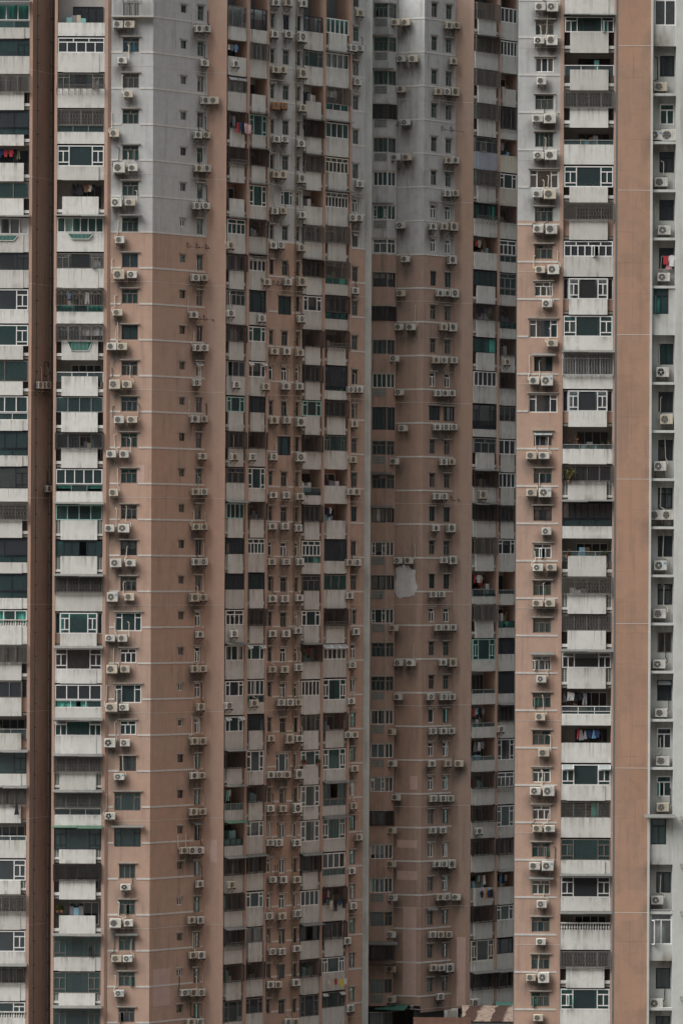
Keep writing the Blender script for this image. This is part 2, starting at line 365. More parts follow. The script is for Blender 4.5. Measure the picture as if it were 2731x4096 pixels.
# ------------------------------------------------------------------ cages, railings, awnings
def cage(F, a0, a1, z0, z1, kind, m, parent, d=.3, d0=.1):
    mb = MB(); w, h = a1 - a0, z1 - z0; T = .05
    for z in (z0, z1 - T): mb.box(F, a0, a1, z, z + T, d - T, d, m)
    for z in ((z0, z1 - T)):
        for a in (a0, a1 - T): mb.box(F, a, a + T, z, z + T, d0, d - T, m)
    nb = max(2, int(round(w / 1.0)))
    for i in range(nb + 1):
        a = a0 + (w - T) * i / nb; mb.box(F, a, a + T, z0 + T, z1 - T, d - T, d - .004, m)
    t = .026
    if kind in 'cCaF':
        n = int(w / .125)
        for i in range(1, n):
            a = a0 + w * i / n
            mb.box(F, a - t / 2, a + t / 2, z0 + T, z1 - T, d - .035, d - .012, m)
        for s in (a0, a1):
            for j in range(1, 4): mb.box(F, s - t / 2, s + t / 2, z0 + T, z1 - T, d0 + (d - d0) * j / 4, d0 + (d - d0) * j / 4 + t, m)
        if kind == 'C':   # concertina lattice
            g = w / n; seg = .26; k = int(h / seg)
            for i in range(n):
                for j in range(k):
                    p, q = (a0 + g * i, a0 + g * (i + 1)) if (i + j) % 2 else (a0 + g * (i + 1), a0 + g * i)
                    mb.bar(F, (p, z0 + h * j / k, d - .03), (q, z0 + h * (j + 1) / k, d - .03), .018, m)
        if kind == 'a':
            na = max(2, int(round(w / 1.0)))
            for i in range(na):
                c = a0 + w * (i + .5) / na; r = w / na * .45; zc = z1 - r * .95
                pts = [(c + r * math.cos(x), zc + r * .85 * math.sin(x), d) for x in [math.pi * j / 8 for j in range(9)]]
                for p, q in zip(pts, pts[1:]): mb.bar(F, p, q, .035, m)
                for x in (.35, .65): mb.bar(F, (c, zc, d), (c + r * math.cos(math.pi * x), zc + r * .85 * math.sin(math.pi * x), d), .025, m)
            mb.box(F, a0, a1, z1 - w / na * .48, z1 - w / na * .48 + .035, d - .02, d + .01, m)
    elif kind in 'lL':
        P = max(2, int(round(w / .75)))
        for i in range(P):
            p0, p1 = a0 + w * i / P + .03, a0 + w * (i + 1) / P - .03; ww = p1 - p0; s = 1 if i % 2 else -1
            z = z0 - ww
            while z < z1:
                A, B = (p0, z), (p1, z + ww)
                if B[1] > z0 and A[1] < z1:
                    za, zb = max(A[1], z0), min(B[1], z1); xa, xb = p0 + (za - z), p0 + (zb - z)
                    if s < 0: xa, xb = p1 - (xa - p0), p1 - (xb - p0)
                    mb.bar(F, (xa, za, d - .03), (xb, zb, d - .03), .035, m)
                z += .13
    elif kind == 'h':
        n = int(h / .11)
        for j in range(1, n): mb.box(F, a0, a1, z0 + h * j / n - .014, z0 + h * j / n + .014, d - .04, d - .01, m)
    return mb.build('security_cage', parent)
def rack(F, a0, a1, z, parent, m='bars_g'):
    mb = MB(); d = .55
    for zz in (z, z + .28): mb.box(F, a0, a1, zz, zz + .04, d - .04, d, m)
    n = int((a1 - a0) / .14)
    for i in range(n + 1): a = a0 + (a1 - a0) * i / n; mb.box(F, a - .012, a + .012, z, z + .3, d - .03, d - .006, m)
    for i in range(0, 9):
        a = a0 + (a1 - a0) * i / 8
        mb.bar(F, (a, z, d), (a, z, .1), .04, m); mb.bar(F, (a, z, d - .05), (a, z - .45, .1), .035, m)
    return mb.build('flower_rack', parent)
def awning(F, a0, a1, z, parent, m='awn', d=.75):
    mb = MB(); drop = .17
    n = max(1, int((a1 - a0) / 1.6))
    for i in range(n):
        x0, x1 = a0 + (a1 - a0) * i / n, a0 + (a1 - a0) * (i + 1) / n; j = rnd.uniform(-.04, .04); dd = d + rnd.uniform(-.05, .05); o = .003 * (i % 2)
        mb.hexa([F.P(x0, z + o, .06), F.P(x1, z + o, .06), F.P(x1, z - drop + j + o, dd), F.P(x0, z - drop + j + o, dd), F.P(x0, z + .05 + o, .06), F.P(x1, z + .05 + o, .06), F.P(x1, z - drop + .05 + j + o, dd), F.P(x0, z - drop + .05 + j + o, dd)], m)
    return mb.build('awning', parent)
def railing(F, a0, a1, z0, z1, d, parent, m='frame_g', glassy=True):
    mb = MB(); mb.box(F, a0, a1, z1 - .06, z1, d - .05, d + .01, m)
    n = max(1, int((a1 - a0) / 1.3))
    for i in range(n + 1):
        a = a0 + (a1 - a0 - .05) * i / n; mb.box(F, a, a + .05, z0, z1 - .06, d - .045, d, m)
    if not glassy:
        for j in (.25, .5, .75): mb.box(F, a0, a1, z0 + (z1 - z0) * j, z0 + (z1 - z0) * j + .03, d - .03, d - .01, m)
    o = mb.build('railing', parent)
    if glassy:
        pb = MB(); pb.quad([F.P(a0, z0, d - .025), F.P(a1, z0, d - .025), F.P(a1, z1 - .05, d - .025), F.P(a0, z1 - .05, d - .025)], 'glass_r'); pb.build('glass_panel', parent)
    return o
# ------------------------------------------------------------------ laundry, plants
GCOL = ['white', 'white', 'grey', 'black', 'navy', 'grey', 'beige', 'navy', 'brown', 'black', 'olive', 'blue', 'teal', 'red']
KINDS = ['shirt', 'trousers', 'shirt', 'towel', 'dress']
def garment(F, a, z, d, col, kind, label, group):
    mb = MB(); m = 'cl_' + col; s = rnd.uniform(.85, 1.15); t = .025
    def pl(pts):
        n = len(pts); k = len(mb.v)
        wob = [rnd.uniform(-.03, .03) for _ in pts]
        for sg in (1, -1):
            for (x, y), wv in zip(pts, wob): mb.v.append(tuple(F.P(a + x * s, z + y * s, d + sg * t + wv)))
        i = mb.mi(m)
        mb.f.append(tuple(range(k, k + n))); mb.m.append(i); mb.f.append(tuple(range(k + n, k + 2 * n))[::-1]); mb.m.append(i)
        for j in range(n): mb.f.append((k + j, k + (j + 1) % n, k + n + (j + 1) % n, k + n + j)); mb.m.append(i)
    if kind == 'shirt':
        pl([(-.07, 0), (.07, 0), (.16, -.05), (.27, -.35), (.2, -.38), (.14, -.2), (.15, -.62), (0, -.65), (-.15, -.62), (-.14, -.2), (-.2, -.38), (-.27, -.35), (-.16, -.05)])
    elif kind == 'trousers':
        pl([(-.14, 0), (.14, 0), (.17, -.85), (.05, -.87), (.0, -.25), (-.05, -.87), (-.17, -.85)])
    elif kind == 'dress':
        pl([(-.06, 0), (.06, 0), (.1, -.25), (.2, -.8), (-.2, -.82), (-.1, -.25)])
    else:
        pl([(-.16, 0), (.16, 0), (.17, -.5), (-.15, -.53)])
    mb.tube(F.P(a - .1, z + .01, d), F.P(a + .1, z + .01, d), .02, 'steel'); mb.tube(F.P(a, z, d), F.P(a, z + .08, d), .015, 'steel')
    o = mb.build(kind, None); tag(o, label, 'clothing', group)
def laundry(F, a0, a1, z, d, n, where, cols=None, kinds=None):
    seen = set()
    for i in range(n):
        c = cols[i % len(cols)] if cols else rnd.choice(GCOL); k = kinds[i % len(kinds)] if kinds else rnd.choice(KINDS)
        a = a0 + (a1 - a0) * (i + .5) / n + rnd.uniform(-.1, .1)
        garment(F, a, z - rnd.uniform(0, .12), d + rnd.uniform(-.08, .08) + .035 * (i % 3), c, k, f'{c} {k} hung to dry {where}', f'clothes drying {where}')
def plant(F, a, z, d, h, leaf, label, group=None, r=.35, n=130):
    mb = MB(); ph = .22
    for i in range(10):
        t0, t1 = 2 * math.pi * i / 10, 2 * math.pi * (i + 1) / 10; c = F.P(a, z, d)
        f = lambda t, rr, zz: c + Vector((rr * math.cos(t), rr * math.sin(t), zz))
        mb.quad([f(t0, .11, 0), f(t1, .11, 0), f(t1, .16, ph), f(t0, .16, ph)], 'pot')
        mb.quad([f(t0, .16, ph), f(t1, .16, ph), c + Vector((0, 0, ph - .02))], 'soil')
    pot = mb.build('potted_plant', None); tag(pot, label, 'plant', group)
    sb = MB(); c = F.P(a, z + ph - .03, d); tips = []
    for i in range(7):
        p = c.copy(); dr = Vector((rnd.uniform(-.5, .5), rnd.uniform(-.4, .4), 1)).normalized()
        for j in range(3):
            q = p + dr * (h - ph) * .33; sb.tube(p, q, .03 - .008 * j, 'pot'); p = q; dr = (dr + Vector((rnd.uniform(-.5, .5), rnd.uniform(-.4, .4), .1))).normalized(); tips.append(q.copy())
    sb.build('stem', pot)
    lb = MB()
    for i in range(n):
        b = rnd.choice(tips) + Vector((rnd.gauss(0, r * .4), rnd.gauss(0, r * .3), rnd.gauss(0, r * .3)))
        x = Vector((rnd.gauss(0, 1), rnd.gauss(0, 1), rnd.gauss(0, 1))).normalized(); y = x.cross(Vector((0.3, .2, 1))).normalized(); L = rnd.uniform(.05, .1)
        lb.quad([b - x * L, b + y * L * .45, b + x * L, b - y * L * .45], leaf)
    lb.build('foliage', pot)
# ------------------------------------------------------------------ balcony columns
def parapet_block(mb, F, a0, a1, z0, z1, d0, d1, m):
    """solid block whose front is gridded so it can carry streaks"""
    mb.box(F, a0, a1, z0, z1, d0, d1, m)
def balcony_col(T, F, u0, u1, vtop, pv, k0, cells, wallm, parm, inner, where, D=-1.35, H=62, vr=300, pierd=.12):
    """vtop: v of opening top of cell 0 at column middle; pv: px per floor"""
    a0, a1 = F.a(u0, vr), F.a(u1, vr); W = a1 - a0; um = (u0 + u1) / 2
    zt = lambda k: F.z(um, vtop + pv * k)
    sc = (zt(0) - zt(1)) / pv
    for i, code in enumerate(cells):
        k = k0 + i; p = (code + ' w W - -').split()
        tk = code.split(); op = tk[0]; fr = tk[1] if len(tk) > 1 else 'w'; no = tk[2] if len(tk) > 2 else 'W'
        fl = tk[3] if len(tk) > 3 else '-'; cu = tk[4] if len(tk) > 4 else None
        if cu == '-': cu = None
        top = zt(k); nxt = zt(k + 1); h = H * sc
        if 'H' in fl: h = 85 * sc
        bot = top - h
        ptop = bot - (.62 if 'T' in fl else 0)
        if 'T' in fl and 'H' in fl: ptop = bot - .3
        side = .115 * W; c0, c1 = a0 + side, a1 - side
        lo = nxt + .1
        pm = parm
        if 'Y' in fl: pm = 'par_y'
        if 'B' in fl: pm = 'par_b'
        base = {'c': 'caged_balcony', 'C': 'caged_balcony', 'a': 'caged_balcony', 'l': 'caged_balcony', 'h': 'caged_balcony', 'o': 'balcony', 'r': 'balcony'}.get(op[0], 'enclosed_balcony')
        mb = MB()
        # floor slab with edge beam
        mb.box(F, a0, a1, nxt + .12, nxt + .34, D, .0, 'hood')
        if no == 'W':
            mb.box(F, a0, a1, lo + .02, ptop, -.06, .1, pm)
            if rnd.random() < .5: mb.box(F, c0, c1, lo - .02, ptop - .02, .1, .125 + rnd.uniform(0, .05), pm)
        else:
            mb.box(F, c0, c1, lo - .03, ptop, -.02, .17, pm)
            for s0, s1 in ((a0, c0), (c1, a1)):
                if no == 'P':
                    mb.box(F, s0, s1, lo + .3, ptop, -.3, -.15, wallm)
                elif no == 'N':
                    mb.box(F, s0, s1, lo + .3, lo + .55, -.25, .06, pm)
                    for j in range(1, 4):
                        a = s0 + (s1 - s0) * j / 4; mb.box(F, a - .012, a + .012, lo + .55, ptop, -.02, .005, 'bars_k')
                else:
                    mb.box(F, s0, s1, lo + .3, lo + .5, -.25, .06, pm)
                    mb.box(F, s0, s1, lo + .5, ptop, -.1, -.02, 'gblock')
                    for j in range(1, 6): zz = lo + .5 + (ptop - lo - .5) * j / 6; mb.box(F, s0, s1, zz - .014, zz + .014, -.02, .0, 'hood')
                    for j in (0, .5, 1): a = s0 + (s1 - s0 - .04) * j; mb.box(F, a, a + .04, lo + .5, ptop, -.02, .004, pm)
        if no != 'W' or rnd.random() < .4:   # little louvred notches at the foot of the parapet
            for s0, s1 in ((a0, c0), (c1, a1)):
                for j in range(3): mb.box(F, s0, s1, lo + .04 + j * .08, lo + .07 + j * .08, -.05, .0, 'bars_k')
        root = None
        b = MB; 
        bo = mb.build(base, T)
        if 'b' in fl:
            rb = MB(); n = int(W / .2)
            rb.box(F, a0, a1, ptop + .5, ptop + .6, -.05, .16, pm)
            for j in range(n):
                a = a0 + W * (j + .5) / n
                for (q0, q1, r) in ((0, .12, .05), (.12, .3, .075), (.3, .42, .035), (.42, .5, .055)): rb.tube(F.P(a, ptop + q0, .05), F.P(a, ptop + q1, .05), r * 2, pm, 6)
            rb.build('balustrade', bo)
        if 'Z' in fl:
            zb = MB(); y1 = ptop - .12; y0 = y1 - (.75 if no != 'W' else .42); e = .2 * W
            zb.quad([F.P(a0 + .26 * W + .06 * W, y0, .2), F.P(a1 - .32 * W, y0, .2), F.P(a1 - .24 * W, y1, .2), F.P(a0 + .24 * W, y1, .2)], 'inset')
            zb.bar(F, (a0 + .32 * W, y0, .2), (a1 - .32 * W, y0, .2), .05, pm); zb.bar(F, (a0 + .32 * W, y0, .2), (a0 + .24 * W, y1, .2), .05, pm); zb.bar(F, (a1 - .32 * W, y0, .2), (a1 - .24 * W, y1, .2), .05, pm)
            n = 14
            for j in range(1, n): a = a0 + .3 * W + .4 * W * j / n; zb.box(F, a - .01, a + .01, y0, y1, .205, .22, 'frame_e')
            zb.build('glass_inset', bo)
        if 'T' in fl:
            glazing(F, a0 + .03, a1 - .03, ptop, bot - .03, .04, 's', 3, rnd.choice('gwg') if fr != 'k' else 'k', 'glass_t', bo, 'lower_glazing', 't' if rnd.random() < .5 else None, bw=.045)
        wh = where.replace('#', ORD[min(k + 1, 30)])
        gm = 'glass_t' if cu in ('t', 'm') else ('glass_c' if cu else rnd.choice(('glass_t', 'glass_d')))
        if cu in ('w', 'g', 'b', 'l', 'p', 'u'): gm = 'glass_c'
        bars = 'bars_k' if fr in 'k' else ('bars_w' if fr == 'w' else 'bars_g')
        o0 = op[0]; ga0, ga1 = a0 + .03, a1 - .03
        if no == 'P' and o0 in 'sx3': ga0, ga1 = c0 - .03, c1 + .03
        if o0 in 'sx3':
            n = int(op[1:]) if len(op) > 1 else 1
            gf = fr if fr in 'wbgkec' else 'w'
            glazing(F, ga0, ga1, bot + .01, top - .02, .06 if no != 'P' else .14, o0, n, gf, gm, bo, 'window_frame', cu, vents=2 if 'V' in fl else 0, bw=.085 if gf in 'wec' else .06)
            if no == 'P':
                for s0, s1 in ((a0, ga0), (ga1, a1)): glazing(F, s0, s1, bot, top, -.15, 's', 1, gf, gm, bo, 'side_window', None)
        else:
            # back wall of the balcony with its door
            ib = MB(); ib.quad([F.P(a0, nxt + .3, D + .02), F.P(a1, nxt + .3, D + .02), F.P(a1, top + .35, D + .02), F.P(a0, top + .35, D + .02)], inner if o0 in 'or' else 'core')
            ib.quad([F.P(a0 + .3 * W, bot - .9, D + .05), F.P(a1 - .06 * W, bot - .9, D + .05), F.P(a1 - .06 * W, top - .25, D + .05), F.P(a0 + .3 * W, top - .25, D + .05)], 'room')
            ib.build('back_wall', bo)
            glazing(F, a0 + .3 * W, a1 - .06 * W, bot - .9, top - .25, D + .1, 's', 4 if W > 3 else 2, rnd.choice('wgk') if inner != 'k' else 'k', 'glass_d', bo, 'door', 't' if cu == 't' else rnd.choice((None, 'g', 't')), bw=.06)
            if o0 in 'cCalh':
                dd = .32 if 'I' not in fl else .06
                cage(F, a0 - (.05 if dd > .1 else 0), a1 + (.05 if dd > .1 else 0), bot - .1, top + .02, o0, bars, bo, d=dd)
                if rnd.random() < .45 and 'L' not in fl:
                    glazing(F, a0 + .05, a1 - .05, bot, top - .05, -.12, 's', 4, 'g', 'glass_d', bo, 'inner_window', rnd.choice(('g', 'p', 't', None)))
            elif o0 == 'r':
                railing(F, a0, a1, bot - .45, bot + .38, .05, bo, 'frame_w' if fr == 'w' else 'frame_g')
        if o0 in 'or' or 'L' in fl:
            if 'L' in fl:
                zz = top - .18
                rb = MB(); rb.bar(F, (a0, zz + .07, -.2), (a1, zz + .07, -.2), .03, 'steel'); rb.build('drying_rail', bo)
                n = int(W / .33)
                fr0 = rnd.uniform(.05, .4); fr1 = fr0 + rnd.uniform(.35, .6)
                laundry(F, a0 + W * fr0, a0 + W * min(fr1, .95), zz, -.35, max(3, int(n * .6)), wh)
        if o0 in 'orcCah' and rnd.random() < .6:
            sb = MB(); x = a0 + rnd.uniform(.15, .5) * W
            for q in range(rnd.randint(2, 4)):
                bw_, bh = rnd.uniform(.25, .5), rnd.uniform(.3, .9); dq = rnd.uniform(.25, .45)
                if x + bw_ > a1 - .1: break
                sb.box(F, x, x + bw_, bot - .35, bot - .35 + bh + .3, -.75 - dq, -.45 + q * .004, 'cl_' + rnd.choice(['grey', 'beige', 'brown', 'white', 'lightblue', 'olive', 'teal', 'grey'])); x += bw_ + .002
            ob = sb.build('stored_goods', None)
            if ob: tag(ob, f'boxes and cupboard stored {wh}', 'stored goods', 'stored goods on the balconies')
        if 'A' in fl:
            awning(F, a0 - .12, a1 + .12, top + .2, bo, 'awn_g' if 'G' in fl else 'awn')
        if 'F' in fl: rack(F, a0 - .05, a1 + .05, bot - .02, bo, 'bars_g')
    return a0, a1, zt
def window_col(T, F, u0, u1, vtop, pv, k0, cells, name, H=60, vr=300, d=-.1, zmin=0):
    """returns holes; cell: 'st fr flags cur'  flags W wide, A awning, V vents"""
    holes = []
    a0, a1 = F.a(u0, vr), F.a(u1, vr); um = (u0 + u1) / 2
    for i, code in enumerate(cells):
        if code == '-': continue
        k = k0 + i; tk = code.split(); op = tk[0]; fr = tk[1] if len(tk) > 1 else 'b'; fl = tk[2] if len(tk) > 2 else '-'; cu = tk[3] if len(tk) > 3 else None
        if cu == '-': cu = None
        top = F.z(um, vtop + pv * k); sc = (F.z(um, vtop) - F.z(um, vtop + pv)) / pv; h = H * sc; b0, b1 = a0, a1
        if 'W' in fl: b0, b1 = a0 - .42, a1 + .42 * (1 if 'R' not in fl else 0); h = 74 * sc
        if 'E' in fl: b0, b1 = a0 - .1, a1 + .6
        gm = 'glass_t' if cu in ('t', 'm') else ('glass_c' if cu else rnd.choice(('glass_t', 'glass_d')))
        st, n = op[0], int(op[1:] or 1)
        glazing(F, b0, b1, top - h, top, d, st, n, fr, gm, T, name, cu, vents=1 if 'V' in fl else 0, hood=.14 if 'A' not in fl else None, bw=.065 if fr != 'w' else .08, grid=(cu == 't' and W_GRID and rnd.random() < .4))
        if 'A' in fl:
            awning(F, b0 - .25, b1 + .25, top + .22, T, 'awn_g' if 'G' in fl else 'awn', .5)
        holes.append((b0, b1, top - h, top))
    return holes
W_GRID = True
# ------------------------------------------------------------------ air conditioners
ACP = {}   # meshes by (size,kind)
ACS = []   # (face, a, z, d, size, kind, column, row, pos, u, v)
def add_ac(F, u, v, size, col, row, pos, npos, dbase=0, kind=None):
    dc = dbase + .3
    a = F.a(u, v, dc); z = F.z(u, v, dc)
    ACS.append(dict(F=F, a=a, z=z, d=dbase, s=size, col=col, row=row, pos=pos, n=npos, kind=kind, y=F.P(a, z).y))
    GR.setdefault(id(F), []).append((a, z - .5, .95 if size == 's' else 1.1))
class LF:   # local frame for shared meshes
    def P(s, a, z, d=0): return Vector((a, -d, z))
LFI = LF()
def disc(mb, cx, cz, y, r, m, n=16, dz=0.0):
    mb.quad([Vector((cx + r * math.cos(2 * math.pi * i / n), -y, cz + r * math.sin(2 * math.pi * i / n))) for i in range(n)], m)
def ac_meshes(size, kind):
    key = (size, kind)
    if key in ACP: return ACP[key]
    w, h, dp = (.80, .56, .30) if size == 's' else (.93, .76, .36)
    body = {'y': 'ac_y', 'r': 'ac_rust'}.get(kind, 'ac')
    g0 = .14; res = []
    c = MB(); y0, y1 = g0, g0 + dp; b = .02
    # bevelled casing: main box plus front plate
    c.box(LFI, -w / 2, w / 2, -h / 2, h / 2, y0, y1 - b, body)
    c.hexa([Vector((x, -(y1 - b), z)) for x, z in ((-w / 2, -h / 2), (w / 2, -h / 2))] + [Vector((w / 2 - b, -y1, -h / 2 + b)), Vector((-w / 2 + b, -y1, -h / 2 + b))] +
           [Vector((x, -(y1 - b), z)) for x, z in ((-w / 2, h / 2), (w / 2, h / 2))] + [Vector((w / 2 - b, -y1, h / 2 - b)), Vector((-w / 2 + b, -y1, h / 2 - b))], body)
    c.box(LFI, -w / 2 - .004, -w / 2, -h / 2 + .05, h / 2 - .05, y0 + .03, y1 - .06, 'ac_grille')
    for i in range(7): z = -h / 2 + .06 + (h - .12) * i / 6; c.box(LFI, -w / 2 - .012, -w / 2 - .004, z - .012, z + .012, y0 + .03, y1 - .06, body)
    c.box(LFI, w * .22, w * .23, -h / 2 + .03, h / 2 - .03, y1, y1 + .004, 'ac_fan')
    c.box(LFI, w / 2, w / 2 + .03, -.12, .06, y0 + .05, y1 - .06, body)
    for s in (-.32, .3): c.box(LFI, w * s, w * s + .06, -h / 2 - .05, -h / 2, y0 + .02, y1 - .02, 'steel')
    if kind == 'n': c.box(LFI, w * .27, w * .27 + .13, h * .12, h * .3, y1, y1 + .006, 'sticker')
    me = []
    f = MB(); cx, r = -w * .14, min(w * .30, h * .41)
    disc(f, cx, 0, y1 + .006, r, 'ac_grille' if kind != 'b' else 'ac_dark', 20)
    n = 20
    for rr in (r, r * .66, r * .36):
        if kind == 'b' and rr < r: continue
        for i in range(n):
            t0, t1 = 2 * math.pi * i / n, 2 * math.pi * (i + 1) / n; q = .012 if rr == r else .007
            f.quad([Vector((cx + (rr - q) * math.cos(t0), -(y1 + .012), (rr - q) * math.sin(t0))), Vector((cx + (rr - q) * math.cos(t1), -(y1 + .012), (rr - q) * math.sin(t1))),
                    Vector((cx + (rr + q) * math.cos(t1), -(y1 + .012), (rr + q) * math.sin(t1))), Vector((cx + (rr + q) * math.cos(t0), -(y1 + .012), (rr + q) * math.sin(t0)))], 'ac_fan' if rr < r else body)
    for i in range(5):
        t = 2 * math.pi * i / 5
        f.quad([Vector((cx + r * .2 * math.cos(t), -(y1 + .009), r * .2 * math.sin(t))), Vector((cx + r * .9 * math.cos(t + .1), -(y1 + .009), r * .9 * math.sin(t + .1))), Vector((cx + r * .9 * math.cos(t + .55), -(y1 + .009), r * .9 * math.sin(t + .55)))], 'ac_fan')
    disc(f, cx, 0, y1 + .014, r * (.22 if kind != 'g' else .12), 'hub' if kind in 'nbw' else 'ac_fan', 10)
    k = MB(); zb = -h / 2 - .07
    for x in (-w * .36, w * .36):
        k.box(LFI, x - .02, x + .02, zb - .03, zb + .01, .0, y1 + .06, 'steel'); k.box(LFI, x - .02, x + .02, zb - .03, zb + .42, .0, .035, 'steel')
        k.tube(Vector((x, -.02, zb - .3)), Vector((x, -(y1 - .05), zb - .02)), .03, 'steel')
    k.box(LFI, -w * .5, w * .5, zb + .01, zb + .035, y1 - .03, y1 + .01, 'steel')
    tmp = bpy.data.objects
    out = []
    for mbx, nm in ((c, 'casing'), (f, 'fan_grille'), (k, 'bracket')):
        m_ = bpy.data.meshes.new(nm); m_.from_pydata(mbx.v, [], mbx.f)
        for x in mbx.mats: m_.materials.append(M[x])
        m_.polygons.foreach_set('material_index', mbx.m); m_.update(); out.append(m_)
    ACP[key] = (out, w, h); return ACP[key]
ADJ = {'w': 'white', 'n': 'newer white', 'y': 'yellowed', 'b': 'dark-fanned', 'g': 'grey-grilled', 'r': 'rusty'}
def build_acs():
    ACS.sort(key=lambda d: d['y'])
    far = ACS[296:]
    stuff = MB()
    for q in ACS:
        if q['kind'] is None: q['kind'] = rnd.choice('wwwgggyyyynb')
    for q in ACS[:296]:
        meshes, w, h = ac_meshes(q['s'], q['kind']); F = q['F']
        P = F.P(q['a'], q['z'], q['d'])
        pos = 'lone unit' if q['n'] == 1 else ({2: ('left of two', 'right of two'), 3: ('left of three', 'middle of three', 'right of three'), 4: ('first of four', 'second of four', 'third of four', 'last of four')}[q['n']][q['pos']])
        o = bpy.data.objects.new('air_conditioner', None); link(o, None, P); o.rotation_euler = (rnd.uniform(-.012, .012), rnd.uniform(-.02, .02), F.ang + rnd.uniform(-.04, .04)); o.scale = (rnd.uniform(.92, 1.08), rnd.uniform(.9, 1.1), rnd.uniform(.93, 1.1))
        sz = 'large ' if q['s'] == 'b' else ''
        tag(o, f"{sz}{ADJ[q['kind']]} air conditioner, {pos}, {ORD[q['row']]} row down, {q['col']}", 'air conditioner', 'air conditioners bolted to the facades')
        for me in meshes:
            c = bpy.data.objects.new(me.name, me); SC.collection.objects.link(c); c.parent = o
        # refrigerant pipe, unique shape
        if rnd.random() < .8:
            mb = MB(); s = rnd.choice((1, 1, -1)); x = s * (w / 2 + .02); L = rnd.uniform(.9, 1.6); xe = s * rnd.uniform(.1, w * .5); mm = rnd.choice(('pipe', 'pipe', 'pipe', 'pipe_k'))
            y = -.1; pts = [Vector((x, -.25, .05)), Vector((x + s * .1, -.18, h * .32)), Vector((x + s * .05, y, h / 2 + .1)), Vector((xe, y, h / 2 + .2)), Vector((xe + rnd.uniform(-.03, .03), y, h / 2 + .3)), Vector((xe + rnd.uniform(-.06, .06), y, h / 2 + L)), Vector((xe + rnd.uniform(-.15, .15), .0, h / 2 + L + .08))]
            if rnd.random() < .3: pts = [Vector((x, -.25, .1)), Vector((x + s * .12, -.15, .2)), Vector((x + s * .1, y, .5)), Vector((x + s * .12, y, L)), Vector((x - s * .02, 0, L + .1))]
            for A, B in zip(pts, pts[1:]): mb.tube(A, B, .06, mm, 5)
            m_ = bpy.data.meshes.new('pipe'); m_.from_pydata(mb.v, [], mb.f); m_.materials.append(M[mm]); m_.update()
            c = bpy.data.objects.new('pipe', m_); SC.collection.objects.link(c); c.parent = o
    # the farthest ones as one object
    for q in far:
        meshes, w, h = ac_meshes(q['s'], q['kind']); F = q['F']; P = F.P(q['a'], q['z'], q['d']); R = Matrix.Rotation(F.ang, 4, 'Z')
        for me in meshes:
            k = len(stuff.v); stuff.v += [tuple(P + (R @ v.co)) for v in me.vertices]
            names = [next(kk for kk, vv in M.items() if vv == mm) for mm in me.materials]
            for p in me.polygons: stuff.f.append(tuple(k + i for i in p.vertices)); stuff.m.append(stuff.mi(names[p.material_index]))
    if far:
        o = stuff.build('far_air_conditioners', None); tag(o, 'air conditioners on the darkest walls of the recessed middle tower', 'air conditioners', None, 'stuff')
def ac_list(pick, rows, off, scl, col, sizes=None):
    """rows: (v, 'x x! x') where ! marks a large unit, r rusty"""
    for r, (v, s) in enumerate(rows):
        it = s.split()
        for i, t in enumerate(it):
            big = '!' in t; kd = 'r' if 'r' in t else None; x = float(t.replace('!', '').replace('r', '').replace('^', ''))
            u = off + x / scl; uh = u + ROLL * (v - 300)
            F, db = pick(uh, t)
            add_ac(F, u, v, 'b' if big else 's', col, r, i, len(it), db, kd)
exec_after = []

paint('wallp', PINK); paint('wallg', GREY)
paint('wall2', GREY, PINK, 68.5, streak=.38, mottle=.12)
paint('wall_shaded', (.44, .45, .445), (.345, .235, .18), 68.5, streak=.42, mottle=.14); paint('pier_shaded', (.34, .235, .18), streak=.3, mottle=.14); paint('pier', (.42, .275, .21), streak=.2, mottle=.1)  # middle tower wall and pier: pink darkened to carry the recess's shade
paint('pierE', (.315, .183, .12), streak=.35, mottle=.22, patch=.35, joints=True); paint('side_shaded', (.27, .205, .175), streak=.4, mottle=.2)  # slanting side wall: same pink with the slot's shade put into its colour
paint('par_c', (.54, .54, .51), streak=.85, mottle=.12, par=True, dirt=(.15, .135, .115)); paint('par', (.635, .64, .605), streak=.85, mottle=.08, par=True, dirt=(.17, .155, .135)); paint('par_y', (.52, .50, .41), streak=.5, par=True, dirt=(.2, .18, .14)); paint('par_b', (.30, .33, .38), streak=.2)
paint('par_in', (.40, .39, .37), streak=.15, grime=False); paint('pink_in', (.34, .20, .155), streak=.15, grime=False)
paint('white_wall', (.50, .51, .485), streak=.5, mottle=.1, dirt=(.2, .18, .15)); paint('strip', (.36, .38, .36), streak=.4)
paint('plaster', (.58, .59, .60), streak=.1, mottle=.18, grime=False); paint('patchp', (.50, .35, .30), streak=.1)
ZT, ZB, ZE = 93.0, -3.0, 108.0
ac_all = ACS
# ---------------- plan of the facades
def frontal(u, Y, v=300):
    F = Face((0, Y), 0); return Face((F.hit(u, v).x, Y), 0)
FA0 = frontal(-70, 332.8); FA1 = Face(FA0.end(131), 62)
FB0 = frontal(219, 330.0); FB1 = Face(FB0.end(613), 45)
FB2 = Face(FB1.end(830), 0); e = FB2.end(907); FM = Face((e[0], e[1] + .25), 45)
FB3 = Face(FM.end(1463), 0)
FC0 = frontal(1488, 351.4); FC1 = Face(FC0.end(1552), 45)
FC2 = Face((0, 0), -20)
_w = frontal(1697, 351.5)                      # near corner of the recessed tower
_o = _w.O; _l = Face((_o.x, _o.y), -20); FC2 = Face(_l.end(1588), -20)
FC3 = Face((_o.x, _o.y), 45); FC4 = Face(FC3.end(1822), 0); FR = Face(FC4.end(1895), 45)
FD0 = frontal(2072, 317.3); FE0 = frontal(2472, 246.4)
